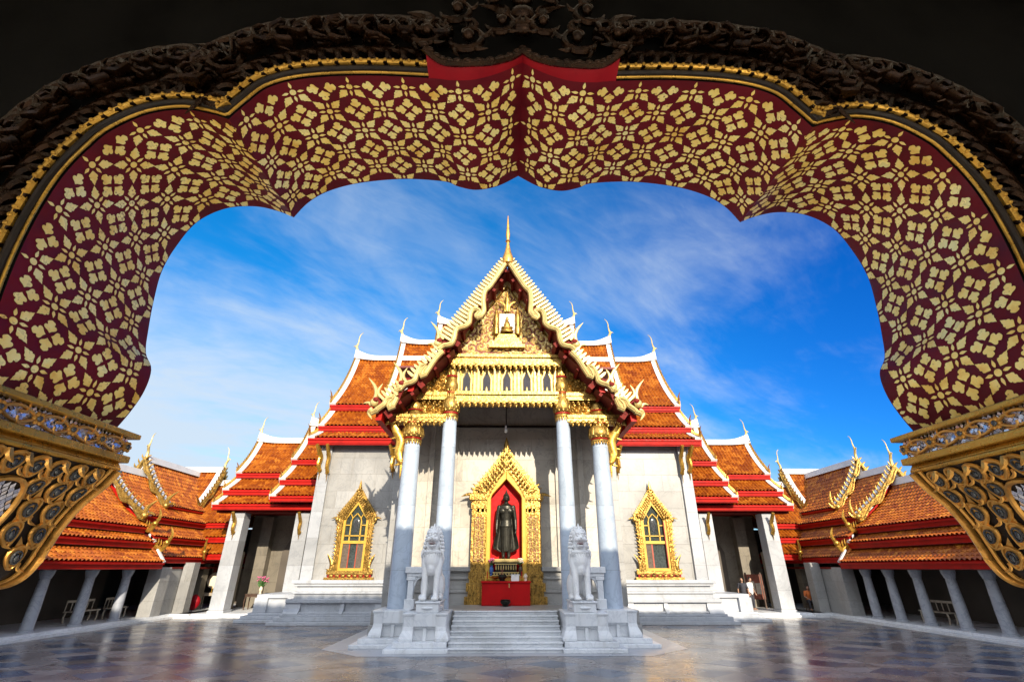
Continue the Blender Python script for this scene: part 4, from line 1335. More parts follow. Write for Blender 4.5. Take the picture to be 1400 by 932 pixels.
# ------------------------------------------------------------------ gateway with the multifoil arch
gate = thing('gateway_arch', 'dark gateway with a lobed maroon arch covered in gilded flower stencils', 'archway', (0, 2.5, 0))
Y1, Y2 = 2.0, 2.95
FA = [(2.55, 3.22), (2.47, 3.38), (2.425, 3.53), (2.43, 3.68), (2.505, 3.80), (2.545, 3.98), (2.58, 4.2), (2.60, 4.45), (2.56, 4.68), (2.47, 4.90), (2.29, 5.03), (2.07, 5.055), (1.88, 5.01), (1.745, 4.950)]
FB = [(1.745, 4.950), (1.66, 5.10), (1.52, 5.22), (1.28, 5.31), (.93, 5.357), (.60, 5.335), (.49, 5.285), (.34, 5.25), (.165, 5.295), (0.0, 5.405)]
NA = [(2.46, 3.22), (2.46, 3.42), (2.50, 3.65), (2.53, 3.9), (2.54, 4.13), (2.53, 4.35), (2.50, 4.51), (2.45, 4.65), (2.39, 4.77), (2.23, 4.91), (2.03, 4.96), (1.85, 4.925), (1.74, 4.885)]
NB = [(1.74, 4.885), (1.66, 5.03), (1.56, 5.17), (1.35, 5.255), (.99, 5.29), (.57, 5.275), (.45, 5.26), (.30, 5.27), (.14, 5.34), (0.0, 5.44)]


def resample(P, n):
    P = [Vector(p) for p in smooth_path(P, 10)]
    L = [0]
    for i in range(len(P) - 1):
        L.append(L[-1] + (P[i + 1] - P[i]).length)
    out = []; j = 0
    for i in range(n + 1):
        d = L[-1] * i / n
        while j < len(L) - 2 and L[j + 1] < d:
            j += 1
        q = (d - L[j]) / max(1e-9, L[j + 1] - L[j])
        out.append(P[j].lerp(P[j + 1], min(1, max(0, q))))
    return out, L[-1]


NAn, NBn = 90, 80
fa, la = resample(FA, NAn); fb, lb = resample(FB, NBn)
na, _ = resample(NA, NAn); nb, _ = resample(NB, NBn)
FAR = list(reversed(fb))[:-1] + list(reversed(fa)); NEAR = list(reversed(nb))[:-1] + list(reversed(na))   # from crown to spring
SL = [0]
for i in range(len(FAR) - 1):
    m0 = (FAR[i] + NEAR[i]) / 2; m1 = (FAR[i + 1] + NEAR[i + 1]) / 2
    SL.append(SL[-1] + (m1 - m0).length)


def arch_pt(sd, sl, t):
    """sd side, sl arc length from the crown, t 0 near .. 1 far"""
    sl = min(max(sl, 0), SL[-1] - 1e-6)
    lo = int(np.searchsorted(SL, sl, side='right')) - 1; lo = max(0, min(lo, len(SL) - 2))
    q = (sl - SL[lo]) / max(1e-9, SL[lo + 1] - SL[lo])
    f_ = FAR[lo].lerp(FAR[lo + 1], q); n_ = NEAR[lo].lerp(NEAR[lo + 1], q)
    bulge = 0.030 * math.sin(pi * t)
    p = n_.lerp(f_, t)
    return Vector((sd * p.x, Y1 + (Y2 - Y1) * t, p.y)), bulge


sf = MB()
def soffit_pt(sd, i, t):
    p = NEAR[i].lerp(FAR[i], t)
    return (sd * p.x, Y1 + (Y2 - Y1) * t, p.y)


for sd in (-1, 1):
    n = len(FAR); nt = 10
    v = [soffit_pt(sd, i, j / nt) for i in range(n) for j in range(nt + 1)]
    sf.add(v, [(i * (nt + 1) + j, i * (nt + 1) + j + 1, (i + 1) * (nt + 1) + j + 1, (i + 1) * (nt + 1) + j) for i in range(n - 1) for j in range(nt)], 0)

PET_A = [(.20, 0), (.24, .045), (.285, .085), (.33, .135), (.375, .155), (.41, .14), (.425, .11), (.46, .132), (.50, .122), (.53, .085), (.56, .068), (.60, .058), (.64, .028), (.70, 0)]
PET_B = [(.085, 0), (.115, .03), (.15, .065), (.175, .115), (.205, .165), (.25, .198), (.30, .196), (.333, .165), (.342, .105), (.38, .110), (.42, .128), (.46, .108), (.485, .062), (.505, .02), (.51, 0)]
PET_D = [(.155, 0), (.20, .038), (.265, .056), (.33, .036), (.41, 0)]
CELL = 0.178


def stamp(sd, sl, td, ang, half, sc=1.0):
    pts = list(half) + [(a, -b) for a, b in reversed(half[1:-1])]
    ca, sa = math.cos(ang), math.sin(ang)
    ctr = (half[0][0] * .4 + half[-1][0] * .6, 0)
    vs = []
    for a, b in [ctr] + pts:
        a2, b2 = a * sc, b * sc
        u = sl + (a2 * ca - b2 * sa) * CELL; w_ = td + (a2 * sa + b2 * ca) * CELL / (Y2 - Y1)
        if u < 0.004 or u > SL[-1] - .004 or w_ < 0.0 or w_ > .995:
            return
        p, _ = arch_pt(sd, u, w_); q, _ = arch_pt(sd, u + .004, w_)
        t = (q - p); r = Vector((0, 1, 0)); nn = t.cross(r)
        if nn.length > 0:
            nn.normalize()
        inward = Vector((-p.x, 0, 3.6 - p.z))
        if nn.dot(inward) < 0:
            nn = -nn
        vs.append(p + nn * .0035)
    k = len(pts)
    sf.add(vs, [(0, 1 + i, 1 + (i + 1) % k) for i in range(k)], 1)


rp_ = random.Random(3)
rows = int((Y2 - Y1) / CELL) + 1
for sd in (-1, 1):
    for i in range(int(SL[-1] / CELL) + 1):
        for j in range(-1, rows + 1):
            sl_c = (i + .5) * CELL; td = ((j + .42) * CELL) / (Y2 - Y1)
            jit = rp_.uniform(-.07, .07); sc = rp_.uniform(.95, 1.03); sl_c += rp_.uniform(-.05, .05) * CELL
            if (i + j) % 2 == 0:
                disc = [(-.112, 0), (-.104, .042), (-.08, .08), (-.042, .104), (0, .112), (.042, .104), (.08, .08), (.104, .042), (.112, 0)]
                stamp(sd, sl_c, td, 0, disc, sc)
                for k in range(4):
                    stamp(sd, sl_c, td, pi / 4 + k * pi / 2 + jit, PET_A, sc)
                    stamp(sd, sl_c, td, k * pi / 2 + jit, PET_D, sc)
            else:
                for k in range(4):
                    stamp(sd, sl_c, td, k * pi / 2 + jit, PET_B, sc)
sf.build('arch_soffit', ['maroon', 'leaf_gold'], gate, angle=30, recalc=False)

# wall faces round the opening, inside and outside
for face, Yf, OUTL, mt in (('inner_wall', Y1, NEAR, 'unlit_plaster'), ('outer_wall', Y2, FAR, 'marble')):
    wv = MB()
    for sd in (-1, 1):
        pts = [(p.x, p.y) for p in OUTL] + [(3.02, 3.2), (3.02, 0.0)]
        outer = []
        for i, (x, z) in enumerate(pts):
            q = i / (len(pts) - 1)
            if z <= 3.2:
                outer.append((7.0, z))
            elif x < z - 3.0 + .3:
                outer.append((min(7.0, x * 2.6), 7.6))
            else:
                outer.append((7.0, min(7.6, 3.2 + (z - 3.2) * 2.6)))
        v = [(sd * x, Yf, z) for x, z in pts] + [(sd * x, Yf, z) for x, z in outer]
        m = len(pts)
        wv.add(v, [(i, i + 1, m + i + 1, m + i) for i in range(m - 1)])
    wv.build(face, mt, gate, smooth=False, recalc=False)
jb = MB()
for sd in (-1, 1):
    a, b = sorted((sd * 3.02, sd * 3.4)); jb.box(a, b, Y1 + .002, Y2 - .002, 0, 3.05)
jb.build('jamb', 'maroon', gate, smooth=False)
rm = MB()
rm.box(-7.2, 7.2, -5.0, 2.0, 7.2, 7.4); rm.box(-7.2, -7.0, -5.0, 2.9, 0, 7.4); rm.box(7.0, 7.2, -5.0, 2.9, 0, 7.4); rm.box(-7.2, 7.2, -5.4, -5.0, 6.0, 7.4)  # rear left open below the lintel so sunlight bounces onto the soffit
rm.build('room_wall', 'room_plaster', gate, smooth=False)
fl = MB(); fl.box(-7.0, 7.0, -9.0, 2.96, -.1, .85); fl.box(-3.2, 3.2, 2.96, 3.3, -.1, .57); fl.box(-3.2, 3.2, 3.3, 3.65, -.1, .28)
fl.build('gate_floor', 'gate_paving', gate, smooth=False)
# unseen gate roof behind the camera, its height set to shade the court
GZ = 13.3
gr = MB(); gt = MB()
for sg in (-1, 1):
    pr = bowed((-2.2, GZ), (-2.2 + sg * 6.4, 7.3), .04)
    slope(gr, lambda u, y, z: (u, y, z), -8.2, 8.2, pr, .54, .9)
for sd in (-1, 1):
    gt.add([(sd * 8.0, -2.2, GZ), (sd * 8.0, 4.0, 7.3), (sd * 8.0, -8.4, 7.3)], [(0, 1, 2)])
for sg in (-1, 1):
    for e in (-1, 1):
        slope(gr, lambda u, y, z: (u, y, z), e * 8.2, e * 27.0, bowed((-2.2, 12.5), (-2.2 + sg * 5.8, 4.2), .04), .54, .9)  # unseen tall side spans added to shade the cloister columns
ro = gr.build('gate_shade_roof', 'roof_tile', gate, recalc=False)
gt.build('gable_wall', 'pale_gold', ro, smooth=False, recalc=False)

# gilt mouldings and carved cresting on the inner face
cr = MB()
iE = max(i for i in range(len(NEAR)) if NEAR[i].x < .57)
for sd in (-1, 1):
    seg = NEAR[iE:]; md = MB(); mdark = MB()
    def off(d, yy):
        out = []
        for i, p in enumerate(seg):
            a = seg[max(i - 1, 0)]; b = seg[min(i + 1, len(seg) - 1)]; t = (b - a).normalized()
            nn = Vector((-t.y, t.x))
            if nn.dot(Vector((p.x, p.y - 3.6))) < 0:
                nn = -nn
            out.append((sd * (p.x + nn.x * d), yy, p.y + nn.y * d))
        return out
    for d, yy, r in ((.012, 1.985, .009), (.068, 1.955, .018)):
        md.tube(off(d, yy)[::2], r, 8)
    mdark.tube(off(.034, 1.975)[::2], .020, 8)
    # beaded skin on the fat moulding
    pth = off(.068, 1.938)
    for i in range(0, len(pth) - 1):
        a = Vector(pth[i])
        if i % 2 == 0:
            md.ball(a, (.013, .010, .013), 6)
    # kranok flames growing out of the moulding, then a rolling band of carved foliage
    mo = md.build('gilt_moulding', 'gold', gate)
    mdark.build('groove', 'black_lacquer', mo)
    inner = off(.09, 1.955); mid = off(.31, 1.95); far_ = off(.46, 1.95)
    tl_ = 0
    last = None; rq = random.Random(4)
    for i in range(0, len(inner) - 3):
        p = Vector(inner[i])
        if last is not None and (p - last).length < .082:
            continue
        last = p
        nx = (Vector(mid[i]) - p).normalized(); tg = (Vector(inner[i + 3]) - p).normalized()
        cr.flame(p - nx * .04, nx + tg * .75, (0, 1, 0), .24, .034, sd * .30, 1.0)
        cr.flame(p - nx * .02 + tg * .05, nx + tg * .2, (0, 1, 0), .17, .022, sd * -.2, 1.2)
        c = Vector(mid[i]) + tg * rq.uniform(-.02, .02)
        for k in range(4):
            a0 = rq.uniform(0, 6.28)
            P = [c + Vector((math.cos(a0 + q * 1.1 * sd) * (.095 - .013 * q), -.05 * (q / 5) - .02 * k, math.sin(a0 + q * 1.1 * sd) * (.095 - .013 * q))) for q in range(6)]; P = smooth_path(P, 2)[::2]
            cr.sweep(P, [.006, .022, .024, .018, .012, .004], [.006, .028, .030, .024, .014, .004], (0, 1, 0), 8)
        cr.flame(Vector(far_[i]) - nx * .10, nx * .9 + tg * .6, (0, 1, 0), .25, .040, sd * .3, .9)
        cr.flame(Vector(far_[i]) - nx * .08 + tg * .05, nx * .6 + tg * 1.0, (0, 1, 0), .17, .034, sd * -.3, .9)
# central crest: red scalloped cloth with gilded scrolls above
cc = MB()
for sd in (-1, 1):
    pts = NEAR[:iE + 2]; v = []
    for p in pts:
        yn = float(np.interp(p.x, [0, .08, .20, .34, .46, .53, .60, .70], [1.945, 1.955, 1.935, 1.915, 1.91, 1.885, 1.835, 1.83]))
        for q in range(5):
            v.append((sd * p.x, Y1 + .002 + (yn - Y1) * q / 4, p.y + .012 * (q / 4) ** 2 + (.02 if p.x > .56 else 0) * q / 4))
    cc.add(v, [(i * 5 + j, i * 5 + j + 1, i * 5 + j + 6, i * 5 + j + 5) for i in range(len(pts) - 1) for j in range(4)])
cc.build('crest_cloth', 'crest_red', gate, recalc=False)
for sd in (-1, 1):
    sc_ = smooth_path([(sd * x, y - .01, z) for x, y, z in [(.60, 1.835, 5.31), (.53, 1.885, 5.285), (.46, 1.91, 5.28), (.34, 1.915, 5.285), (.20, 1.935, 5.33), (.08, 1.955, 5.405), (0, 1.945, 5.465)]], 4)
    cr.tube(sc_, .022, 6)
    for i in range(0, len(sc_), 2):
        cr.ball((sc_[i][0], sc_[i][1] - .01, sc_[i][2] + .01), (.032, .018, .018), 8)
    for (x, z), r, w0 in (((.34, 5.50), .13, .035), ((.60, 5.55), .12, .03), ((.13, 5.66), .11, .03), ((.42, 5.78), .12, .03), ((.18, 5.98), .08, .025)):
        P = [(sd * (x + math.cos(q * .55) * r * (1 - q / 16)), 1.90 - .004 * q, z - math.sin(q * .55) * r * (1 - q / 16)) for q in range(13)]
        cr.sweep(P, [w0 * min(1, .25 + q * .4) * (1 - q / 14) for q in range(13)], [w0 * min(1, .25 + q * .4) * (1 - q / 14) for q in range(13)], (0, 1, 0), 8)
        for q in (2, 4, 6, 8):
            cr.flame(P[q], Vector(P[q]) - Vector((sd * x, 1.9, z)), (0, 1, 0), r * .55, w0 * .7, sd * .35, .9)
        cr.ball((sd * x, 1.87, z), r * .32, 8)
        cr.flame((sd * x, 1.93, z + r), (sd * .6, 0, 1), (0, 1, 0), .22, .05, sd * .2, .9)
for z, w_ in ((5.66, .10), (5.80, .085), (5.95, .075)):
    cr.ball((0, 1.91, z), (w_, .05, w_ * .7), 10)
cr.flame((0, 1.92, 6.0), (0, 0, 1), (0, 1, 0), .4, .09, 0, .8)
cr.build('carved_cresting', 'unlit_gilding', gate)

# cornices and carved corbels at the springing
CX_ = [(2.41, 3.02), (2.47, 2.93), (2.56, 2.83), (2.625, 2.71), (2.66, 2.60), (2.685, 2.52), (2.73, 2.455), (2.81, 2.42), (2.95, 2.41)]
for sd in (-1, 1):
    T = (lambda s: (lambda p: (s * p[0], p[1], p[2])))(sd)
    k = MB(T)
    k.box(2.37, 3.0, 1.88, 2.985, 3.215, 3.245); k.box(2.385, 3.0, 1.90, 2.975, 3.070, 3.110)
    k.prism([(2.43, 3.071), (2.41, 3.045), (2.44, 3.02), (3.0, 3.02), (3.0, 3.071)], lambda u, w, d: (u, d, w), 1.90, 2.955)
    k.tube([(2.42, 1.9, 3.03), (2.42, 2.955, 3.03)], .018, 8)
    co = k.build('cornice', 'gold', gate, bevel=.006)
    mm = MB(T); mm.box(2.425, 3.0, 1.90, 2.955, 3.11, 3.216)
    band = mm.build('mirror_band', 'black_lacquer', co, smooth=False)
    mz = MB(T); rq = random.Random(9)
    for i in range(38):
        for j in range(7):
            y = 1.92 + (i + .5 * (j % 2)) * .0275; z = 3.120 + j * .0140
            if y > 2.94:
                continue
            e = .0128; tx = rq.uniform(-.004, .004); ty = rq.uniform(-.004, .004)
            mz.add([(2.419 + tx, y - e, z), (2.419 + ty, y, z - e), (2.419 - tx, y + e, z), (2.419 - ty, y, z + e)], [(0, 1, 2, 3)])
    mz.build('mirror_mosaic', 'mirror_glass', co, smooth=False, recalc=False)
    sc = MB(T)
    for wv_ in (0, 1):
        P = [(2.408, 1.92 + 1.02 * i / 48, 3.163 + (.038 if wv_ else -.038) * math.sin(i / 48 * 2 * pi * 2.5)) for i in range(49)]
        sc.sweep(P, .0085, .0085, (1, 0, 0), 6)
    for q in range(6):
        y = 1.92 + 1.02 * (q) / 5
        for a in range(6):
            aa = a * pi / 3
            sc.ball((2.403, y + math.cos(aa) * .022, 3.163 + math.sin(aa) * .022), (.010, .013, .013), 6)
        for sg in (-1, 1):
            if q == 5:
                break
            sc.flame((2.404, y + .10, 3.163 + sg * .012), (0, .7, sg * .6), (1, 0, 0), .07, .012, .3, .8)
    for q in range(6):
        sc.ball((2.396, 1.92 + 1.02 * q / 5, 3.163), (.010, .015, .015), 8, 1)
    sc.build('scroll', ['old_gold', 'smoky_glass'], co)
    # corbel
    PX = smooth_path(CX_, 6)
    def cx_at(z):
        if z < 2.425:
            return 2.80
        for i in range(len(PX) - 1):
            if PX[i][1] >= z >= PX[i + 1][1]:
                q = (PX[i][1] - z) / (PX[i][1] - PX[i + 1][1]); return PX[i][0] + (PX[i + 1][0] - PX[i][0]) * q
        return PX[-1][0]
    b = MB(T)
    b.prism([(x, z) for x, z in PX] + [(3.1, 2.41), (3.1, 3.02)], lambda u, w, d: (u, d, w), 1.90, 2.93)
    cb = b.build('corbel', 'black_lacquer', gate, angle=60)
    r_ = MB(T); mz = MB(T)
    # rim along the far edge of the corbel
    r_.sweep([(x - .012, 2.93, z) for x, z in PX], .026, .020, (0, 1, 0), 8)
    r_.sweep([(x - .016, 2.875, z) for x, z in PX], .010, .012, (0, 1, 0), 6)

    def surf(y, z, h=0.0):
        return Vector((cx_at(z) - h, y, z))

    def teardrop(y, z, L, W, lean):
        """raised gold drop with a dark glass eye, hanging point down"""
        d = Vector((0, math.sin(lean), -math.cos(lean)))
        ring = []
        for q in range(17):
            a = 2 * pi * q / 16
            rr = math.cos(a); w_ = W * math.sin(a) * (1.0 - .45 * rr)
            yy = y + d.y * L * rr - d.z * w_ * -1 * 0 + w_ * math.cos(lean); zz = z + d.z * L * rr + w_ * math.sin(lean)
            ring.append(surf(yy, zz, .014))
        cap_ = surf(y, z, .022); top = surf(y - d.y * L * 1.9, z - d.z * L * 1.9, .012)
        ring = ring[:-1]; nn_ = len(ring)
        r_.add(ring + [cap_, top], [(i, (i + 1) % nn_, nn_) for i in range(nn_)] + [(7, 8, nn_ + 1), (8, 9, nn_ + 1)])
        r_.sweep(ring + [ring[0]], .008, .011, (1, 0, .3), 6)
        ring2 = []
        for q in range(13):
            a = 2 * pi * q / 12
            rr = math.cos(a) * .55; w_ = W * .55 * math.sin(a) * (1.0 - .45 * rr)
            ring2.append(surf(y + d.y * L * rr + w_ * math.cos(lean), z + d.z * L * rr + w_ * math.sin(lean), .021))
        r_.sweep(ring2, .006, .010, (1, 0, .3), 6, 1)
        c = surf(y, z, .020)
        r_.ball(c, (.014, W * .34, L * .42), 10, 1)
    for row, (z, n, L) in enumerate(((2.955, 8, .050), (2.870, 7, .056), (2.770, 7, .062), (2.655, 6, .066), (2.545, 6, .060))):
        for i in range(n):
            y = 1.94 + .96 * (i + (.55 if row % 2 else .25)) / n
            if 1 <= row <= 4 and 2.20 < y < 2.60 - .06 * abs(row - 2.5):
                continue
            teardrop(y, z, L * .95, .041, .35)
    # lens of mirror mosaic in the middle of the face
    rq = random.Random(2)
    for i in range(16):
        for j in range(24):
            y = 2.16 + (i + .5 * (j % 2)) * .032; z = 2.46 + j * .0175
            cy = 2.38 + (2.68 - z) * -.25
            if ((y - cy) / .17) ** 2 + ((z - 2.68) / .20) ** 2 > 1:
                continue
            t1, t2 = rq.uniform(-.004, .004), rq.uniform(-.004, .004); h = .012
            mz.add([surf(y - .014, z, h + t1), surf(y, z - .015, h + t2), surf(y + .014, z, h - t1), surf(y, z + .015, h - t2)], [(0, 1, 2, 3)])
    ringp = []
    for q in range(33):
        a = 2 * pi * q / 32; z = 2.68 + .215 * math.sin(a); y = 2.38 + (2.68 - z) * -.25 + .185 * math.cos(a)
        ringp.append(surf(y, z, .012))
    r_.sweep(ringp, .014, .016, (1, 0, .3), 6)
    # leaf tips curling off the foot of the corbel
    for z, L in ((2.60, .07), (2.54, .09), (2.49, .10)):
        r_.flame(surf(2.925, z - .03, .012), (-.35, .12, .9), (0, 1, 0), L, .016, .3, .9)
    for row, (z, n) in enumerate(((2.915, 8), (2.82, 8), (2.715, 7), (2.60, 7), (2.49, 6))):
        for i in range(n):
            y = 1.98 + .93 * (i + (.25 if row % 2 else .55)) / n
            if 1 <= row <= 4 and 2.15 < y < 2.62 - .06 * abs(row - 2.5):
                continue
            r_.flame(surf(y, z + .03, .010), (-.03, .35, -1), (1, 0, .2), .055, .014, .3, .5)
    for i in range(9):
        y = 1.95 + .105 * i
        r_.flame(surf(y, 3.005, .005), (-.25, .3, -1), (1, 0, .3), .07, .026, .1, .8)
    r_.build('carving', ['old_gold', 'smoky_glass'], cb)
    mz.build('mirror_mosaic', 'mirror_glass', cb, smooth=False, recalc=False)

# ------------------------------------------------------------------ marble lions on their pedestals
lion = thing('lion_statue', 'white marble lion statue sitting on the pedestal left of the temple stairs', 'statue', (0, 0, 0), 'marble lions flanking the stairs')
b = MB()
for s in (-1, 1):
    capsule(b, (s * .25, -.30, .18), (s * .25, -.22, .75), .115, .135)
    capsule(b, (s * .25, -.22, .75), (s * .29, -.06, 1.36), .135, .20)
    b.ball((s * .25, -.40, .085), (.15, .23, .10), 14)
    for k in range(4):
        b.ball((s * .25 - .105 + .07 * k, -.58, .075), (.036, .075, .065), 8)
    b.ball((s * .30, .42, .44), (.22, .44, .44), 16)
    b.ball((s * .40, .06, .10), (.13, .30, .10), 12)
    b.ball((s * .30, -.02, 1.34), (.20, .24, .30), 12)
b.ball((0, -.12, 1.30), (.36, .34, .46), 18)
capsule(b, (0, .02, 1.25), (0, .50, .55), .36, .42)
b.ball((0, -.26, 1.02), (.20, .20, .26), 12)
b.ball((0, -.02, 1.75), (.37, .36, .40), 16)
b.ball((0, -.18, 2.08), (.285, .30, .30), 16)
b.ball((0, -.44, 1.98), (.20, .17, .12), 14)
b.ball((0, -.42, 1.765), (.17, .15, .065), 12)
for s in (-1, 1):
    b.ball((s * .12, -.44, 2.20), (.105, .075, .045), 10)
    b.ball((s * .17, -.42, 1.99), (.10, .11, .11), 10)
    b.ball((s * .06, -.59, 1.99), (.055, .055, .05), 8)
    b.ball((s * .27, -.10, 2.22), (.07, .05, .12), 8)
    b.ball((s * .13, -.40, 1.87), (.06, .10, .12), 8)
b.ball((0, -.60, 2.04), (.075, .06, .045), 8)
body = sculpt(b, 'body', 'marble_lion', lion, .022, 3)
m = MB(); rq = random.Random(11)
for row, (z, r, n) in enumerate(((1.62, .43, 13), (1.74, .42, 13), (1.86, .40, 12), (1.98, .37, 11), (2.10, .34, 11), (2.22, .30, 10), (2.32, .24, 9), (2.40, .15, 6))):
    for i in range(n * 2):
        a = 2 * pi * (i + .5 * (row % 2)) / (n * 2)
        x, y = math.sin(a) * r, .02 - math.cos(a) * r
        if y < -.20 and row > 1 or (y < -.30):
            continue
        m.ball((x, y, z), (.058, .058, .064), 8)
m.flame((0, -.20, 2.30), (0, .3, 1), (0, 1, 0), .28, .08, 0, .8)
for s in (-1, 1):
    for k in range(3):
        m.flame((s * (.30 + .02 * k), -.22, 1.62 - .02 * k), (s * .75, -.1, -.45 - .25 * k), (0, 1, 0), .26, .07, s * .2, .8)
m.lathe([(.36, 1.50), (.44, 1.53), (.45, 1.58), (.40, 1.62)], 26, (0, -.04, 0), sq=.92)
for k in range(9):
    a = -pi / 2 + (k - 4) * .26
    m.flame((math.cos(a) * .40, -.06 + math.sin(a) * .36, 1.54), (math.cos(a) * .1, math.sin(a) * .15, -1), (math.cos(a), math.sin(a), .1), .16, .05, 0, .6)
m.flame((0, -.40, 1.46), (0, .05, -1), (0, -1, 0), .34, .09, 0, .5)
m.build('mane', 'marble_lion', lion)
m = MB()
for s in (-1, 1):
    m.ball((s * .115, -.475, 2.12), (.062, .045, .055), 10)
m.build('eyes', 'marble_lion', lion)
m = MB(); m.ball((0, -.50, 1.845), (.15, .085, .04), 12); m.build('mouth', 'dark_red_wood', lion)
m = MB()
for k in range(7):
    m.flame((-.105 + .035 * k, -.585, 1.885), (0, 0, -1), (0, 1, 0), .05, .014, 0, .8, seg=3)
    m.flame((-.105 + .035 * k, -.555, 1.815), (0, 0, 1), (0, 1, 0), .04, .014, 0, .8, seg=3)
m.build('teeth', 'marble_lion', lion)
m = MB(); m.box(-.50, .50, -.70, .92, -.06, 0.0); m.box(-.46, .46, -.66, .9, -.34, -.06); m.ball((0, .1, -.20), (.55, .86, .13), 16)
m.build('base', 'marble_plain', lion, bevel=.02)
lion.scale = (.85, .95, 1.0)
lion2 = copy_tree(lion)
lion2['label'] = 'white marble lion statue sitting on the pedestal right of the temple stairs'
lion.location = (-2.68, 19.25, 1.44); lion2.location = (2.70, 19.25, 1.44)
lion2.rotation_euler = (0, 0, R(2)); lion.rotation_euler = (0, 0, R(-1))

# ------------------------------------------------------------------ standing bronze image, its stand and the altar
bud = thing('standing_statue', 'dark bronze robed figure standing upright in the red niche above the altar', 'statue', (0, 0, 0))
b = MB()
for s in (-1, 1):
    b.ball((s * .12, -.10, .045), (.075, .17, .05), 12)
    capsule(b, (s * .12, 0, .05), (s * .13, 0, .55), .075, .10)
    capsule(b, (s * .33, .0, 2.20), (s * .42, .02, 1.66), .105, .085)
    capsule(b, (s * .42, .02, 1.66), (s * .44, -.08, 1.22), .080, .058)
    b.ball((s * .44, -.10, 1.10), (.045, .055, .11), 10)
    for k in range(4):
        capsule(b, (s * .44, -.13 + .026 * k, 1.05), (s * .435, -.13 + .028 * k, .93 + .012 * abs(k - 1)), .016, .012, 6)
    capsule(b, (s * .42, -.14, 1.12), (s * .40, -.17, 1.02), .018, .012, 6)
    b.ball((s * .16, -.10, 2.02), (.17, .10, .14), 12)
b.lathe([(.19, .28), (.22, .5), (.235, .9), (.255, 1.2), (.265, 1.36), (.225, 1.62), (.275, 1.9), (.335, 2.12), (.32, 2.24), (.20, 2.33), (.10, 2.38), (.085, 2.48)], 24, (0, 0, 0), sq=.62)
b.ball((0, -.02, 2.60), (.145, .165, .19), 18)
b.ball((0, .0, 2.78), (.085, .09, .09), 12)
b.ball((0, -.185, 2.58), (.026, .03, .035), 8)
b.ball((0, -.165, 2.515), (.05, .03, .016), 8)
for s in (-1, 1):
    b.ball((s * .055, -.165, 2.63), (.038, .02, .013), 8)
    b.ball((s * .15, -.01, 2.55), (.022, .035, .085), 8)
b.lathe([(.035, 2.84), (.045, 2.88), (.02, 2.95), (.005, 3.04)], 10)
sculpt(b, 'body', 'bronze', bud, .017, 2)
rb = MB()     # outer robe hanging from both arms, flaring at the hem
prof = [(.24, 2.0), (.36, 1.70), (.40, 1.45), (.42, 1.2), (.48, .95), (.54, .70), (.575, .50), (.54, .40), (.44, .36), (.30, .28)]
rb.grid(lambda u, v: ((2 * u - 1) * np.interp(v, [i / 9 for i in range(10)], [p[0] for p in prof]), .09 + .035 * math.cos((2 * u - 1) * 9) - .06 * abs(2 * u - 1) ** 3, np.interp(v, [i / 9 for i in range(10)], [p[1] for p in prof])), 36, 27)
rb.grid(lambda u, v: ((2 * u - 1) * np.interp(v, [i / 9 for i in range(10)], [p[0] for p in prof]) * .985, .14 + .03 * math.cos((2 * u - 1) * 9) - .08 * abs(2 * u - 1) ** 3, np.interp(v, [i / 9 for i in range(10)], [p[1] for p in prof])), 36, 27)
for s in (-1, 1):
    rb.sweep([(s * p[0], .075, p[1]) for p in prof[2:8]], .018, .03, (0, 1, 0), 6)
rb.lathe([(.262, 1.30), (.275, 1.33), (.275, 1.40), (.258, 1.44)], 24, (0, 0, 0), sq=.64)
for x in (-.05, .05):
    rb.sweep([(x, -.155, 1.32), (x * 1.1, -.150, .9), (x * 1.3, -.14, .33)], .022, .012, (0, 1, 0), 6)
for z, w in ((.36, .21), (.33, .20)):
    rb.lathe([(w, z - .02), (w + .015, z), (w, z + .02)], 24, (0, 0, 0), sq=.62)
rb.build('robe', 'bronze', bud, recalc=False)
hr = MB(); rq = random.Random(5)
for k in range(90):
    a = rq.uniform(0, 2 * pi); e = rq.uniform(.15, 1.5)
    p = Vector((.150 * math.cos(a) * math.cos(e), .01 + .165 * math.sin(a) * math.cos(e), 2.615 + .19 * math.sin(e)))
    if p.y < -.08 and p.z < 2.72:
        continue
    hr.ball(p, .022, 6)
hr.build('hair_curls', 'bronze', bud)
bud.location = (0.02, 23.45, 2.84)

pl = thing('statue_stand', 'black and gold tiered stand under the bronze figure', 'stand', (.02, 23.45, 2.16))
m = MB()
for z0, z1, w in ((2.16, 2.28, .60), (2.40, 2.62, .44), (2.62, 2.72, .54)):
    m.box(.02 - w, .02 + w, 23.2, 23.7, z0, z1)
m.prism([(-.54, 2.28), (.54, 2.28), (.44, 2.40), (-.44, 2.40)], lambda u, w, d: (u + .02, d, w), 23.24, 23.7)
m.build('body', 'black_lacquer', pl, bevel=.015)
m = MB()
for z, w in ((2.29, .58), (2.63, .50), (2.73, .57), (2.18, .62)):
    m.box(.02 - w, .02 + w, 23.17, 23.7, z - .018, z + .018)
for k in range(9):
    m.flame((.02 - .44 + .11 * k, 23.185, 2.40), (0, 0, 1), (0, 1, 0), .20, .035, 0, .6, seg=4)
    m.flame((.02 - .52 + .13 * k, 23.175, 2.18), (0, 0, 1), (0, 1, 0), .10, .04, 0, .6, seg=4)
m.box(-.50, .54, 23.2, 23.7, 2.748, 2.84)
m.build('gilding', 'pale_gold', pl)

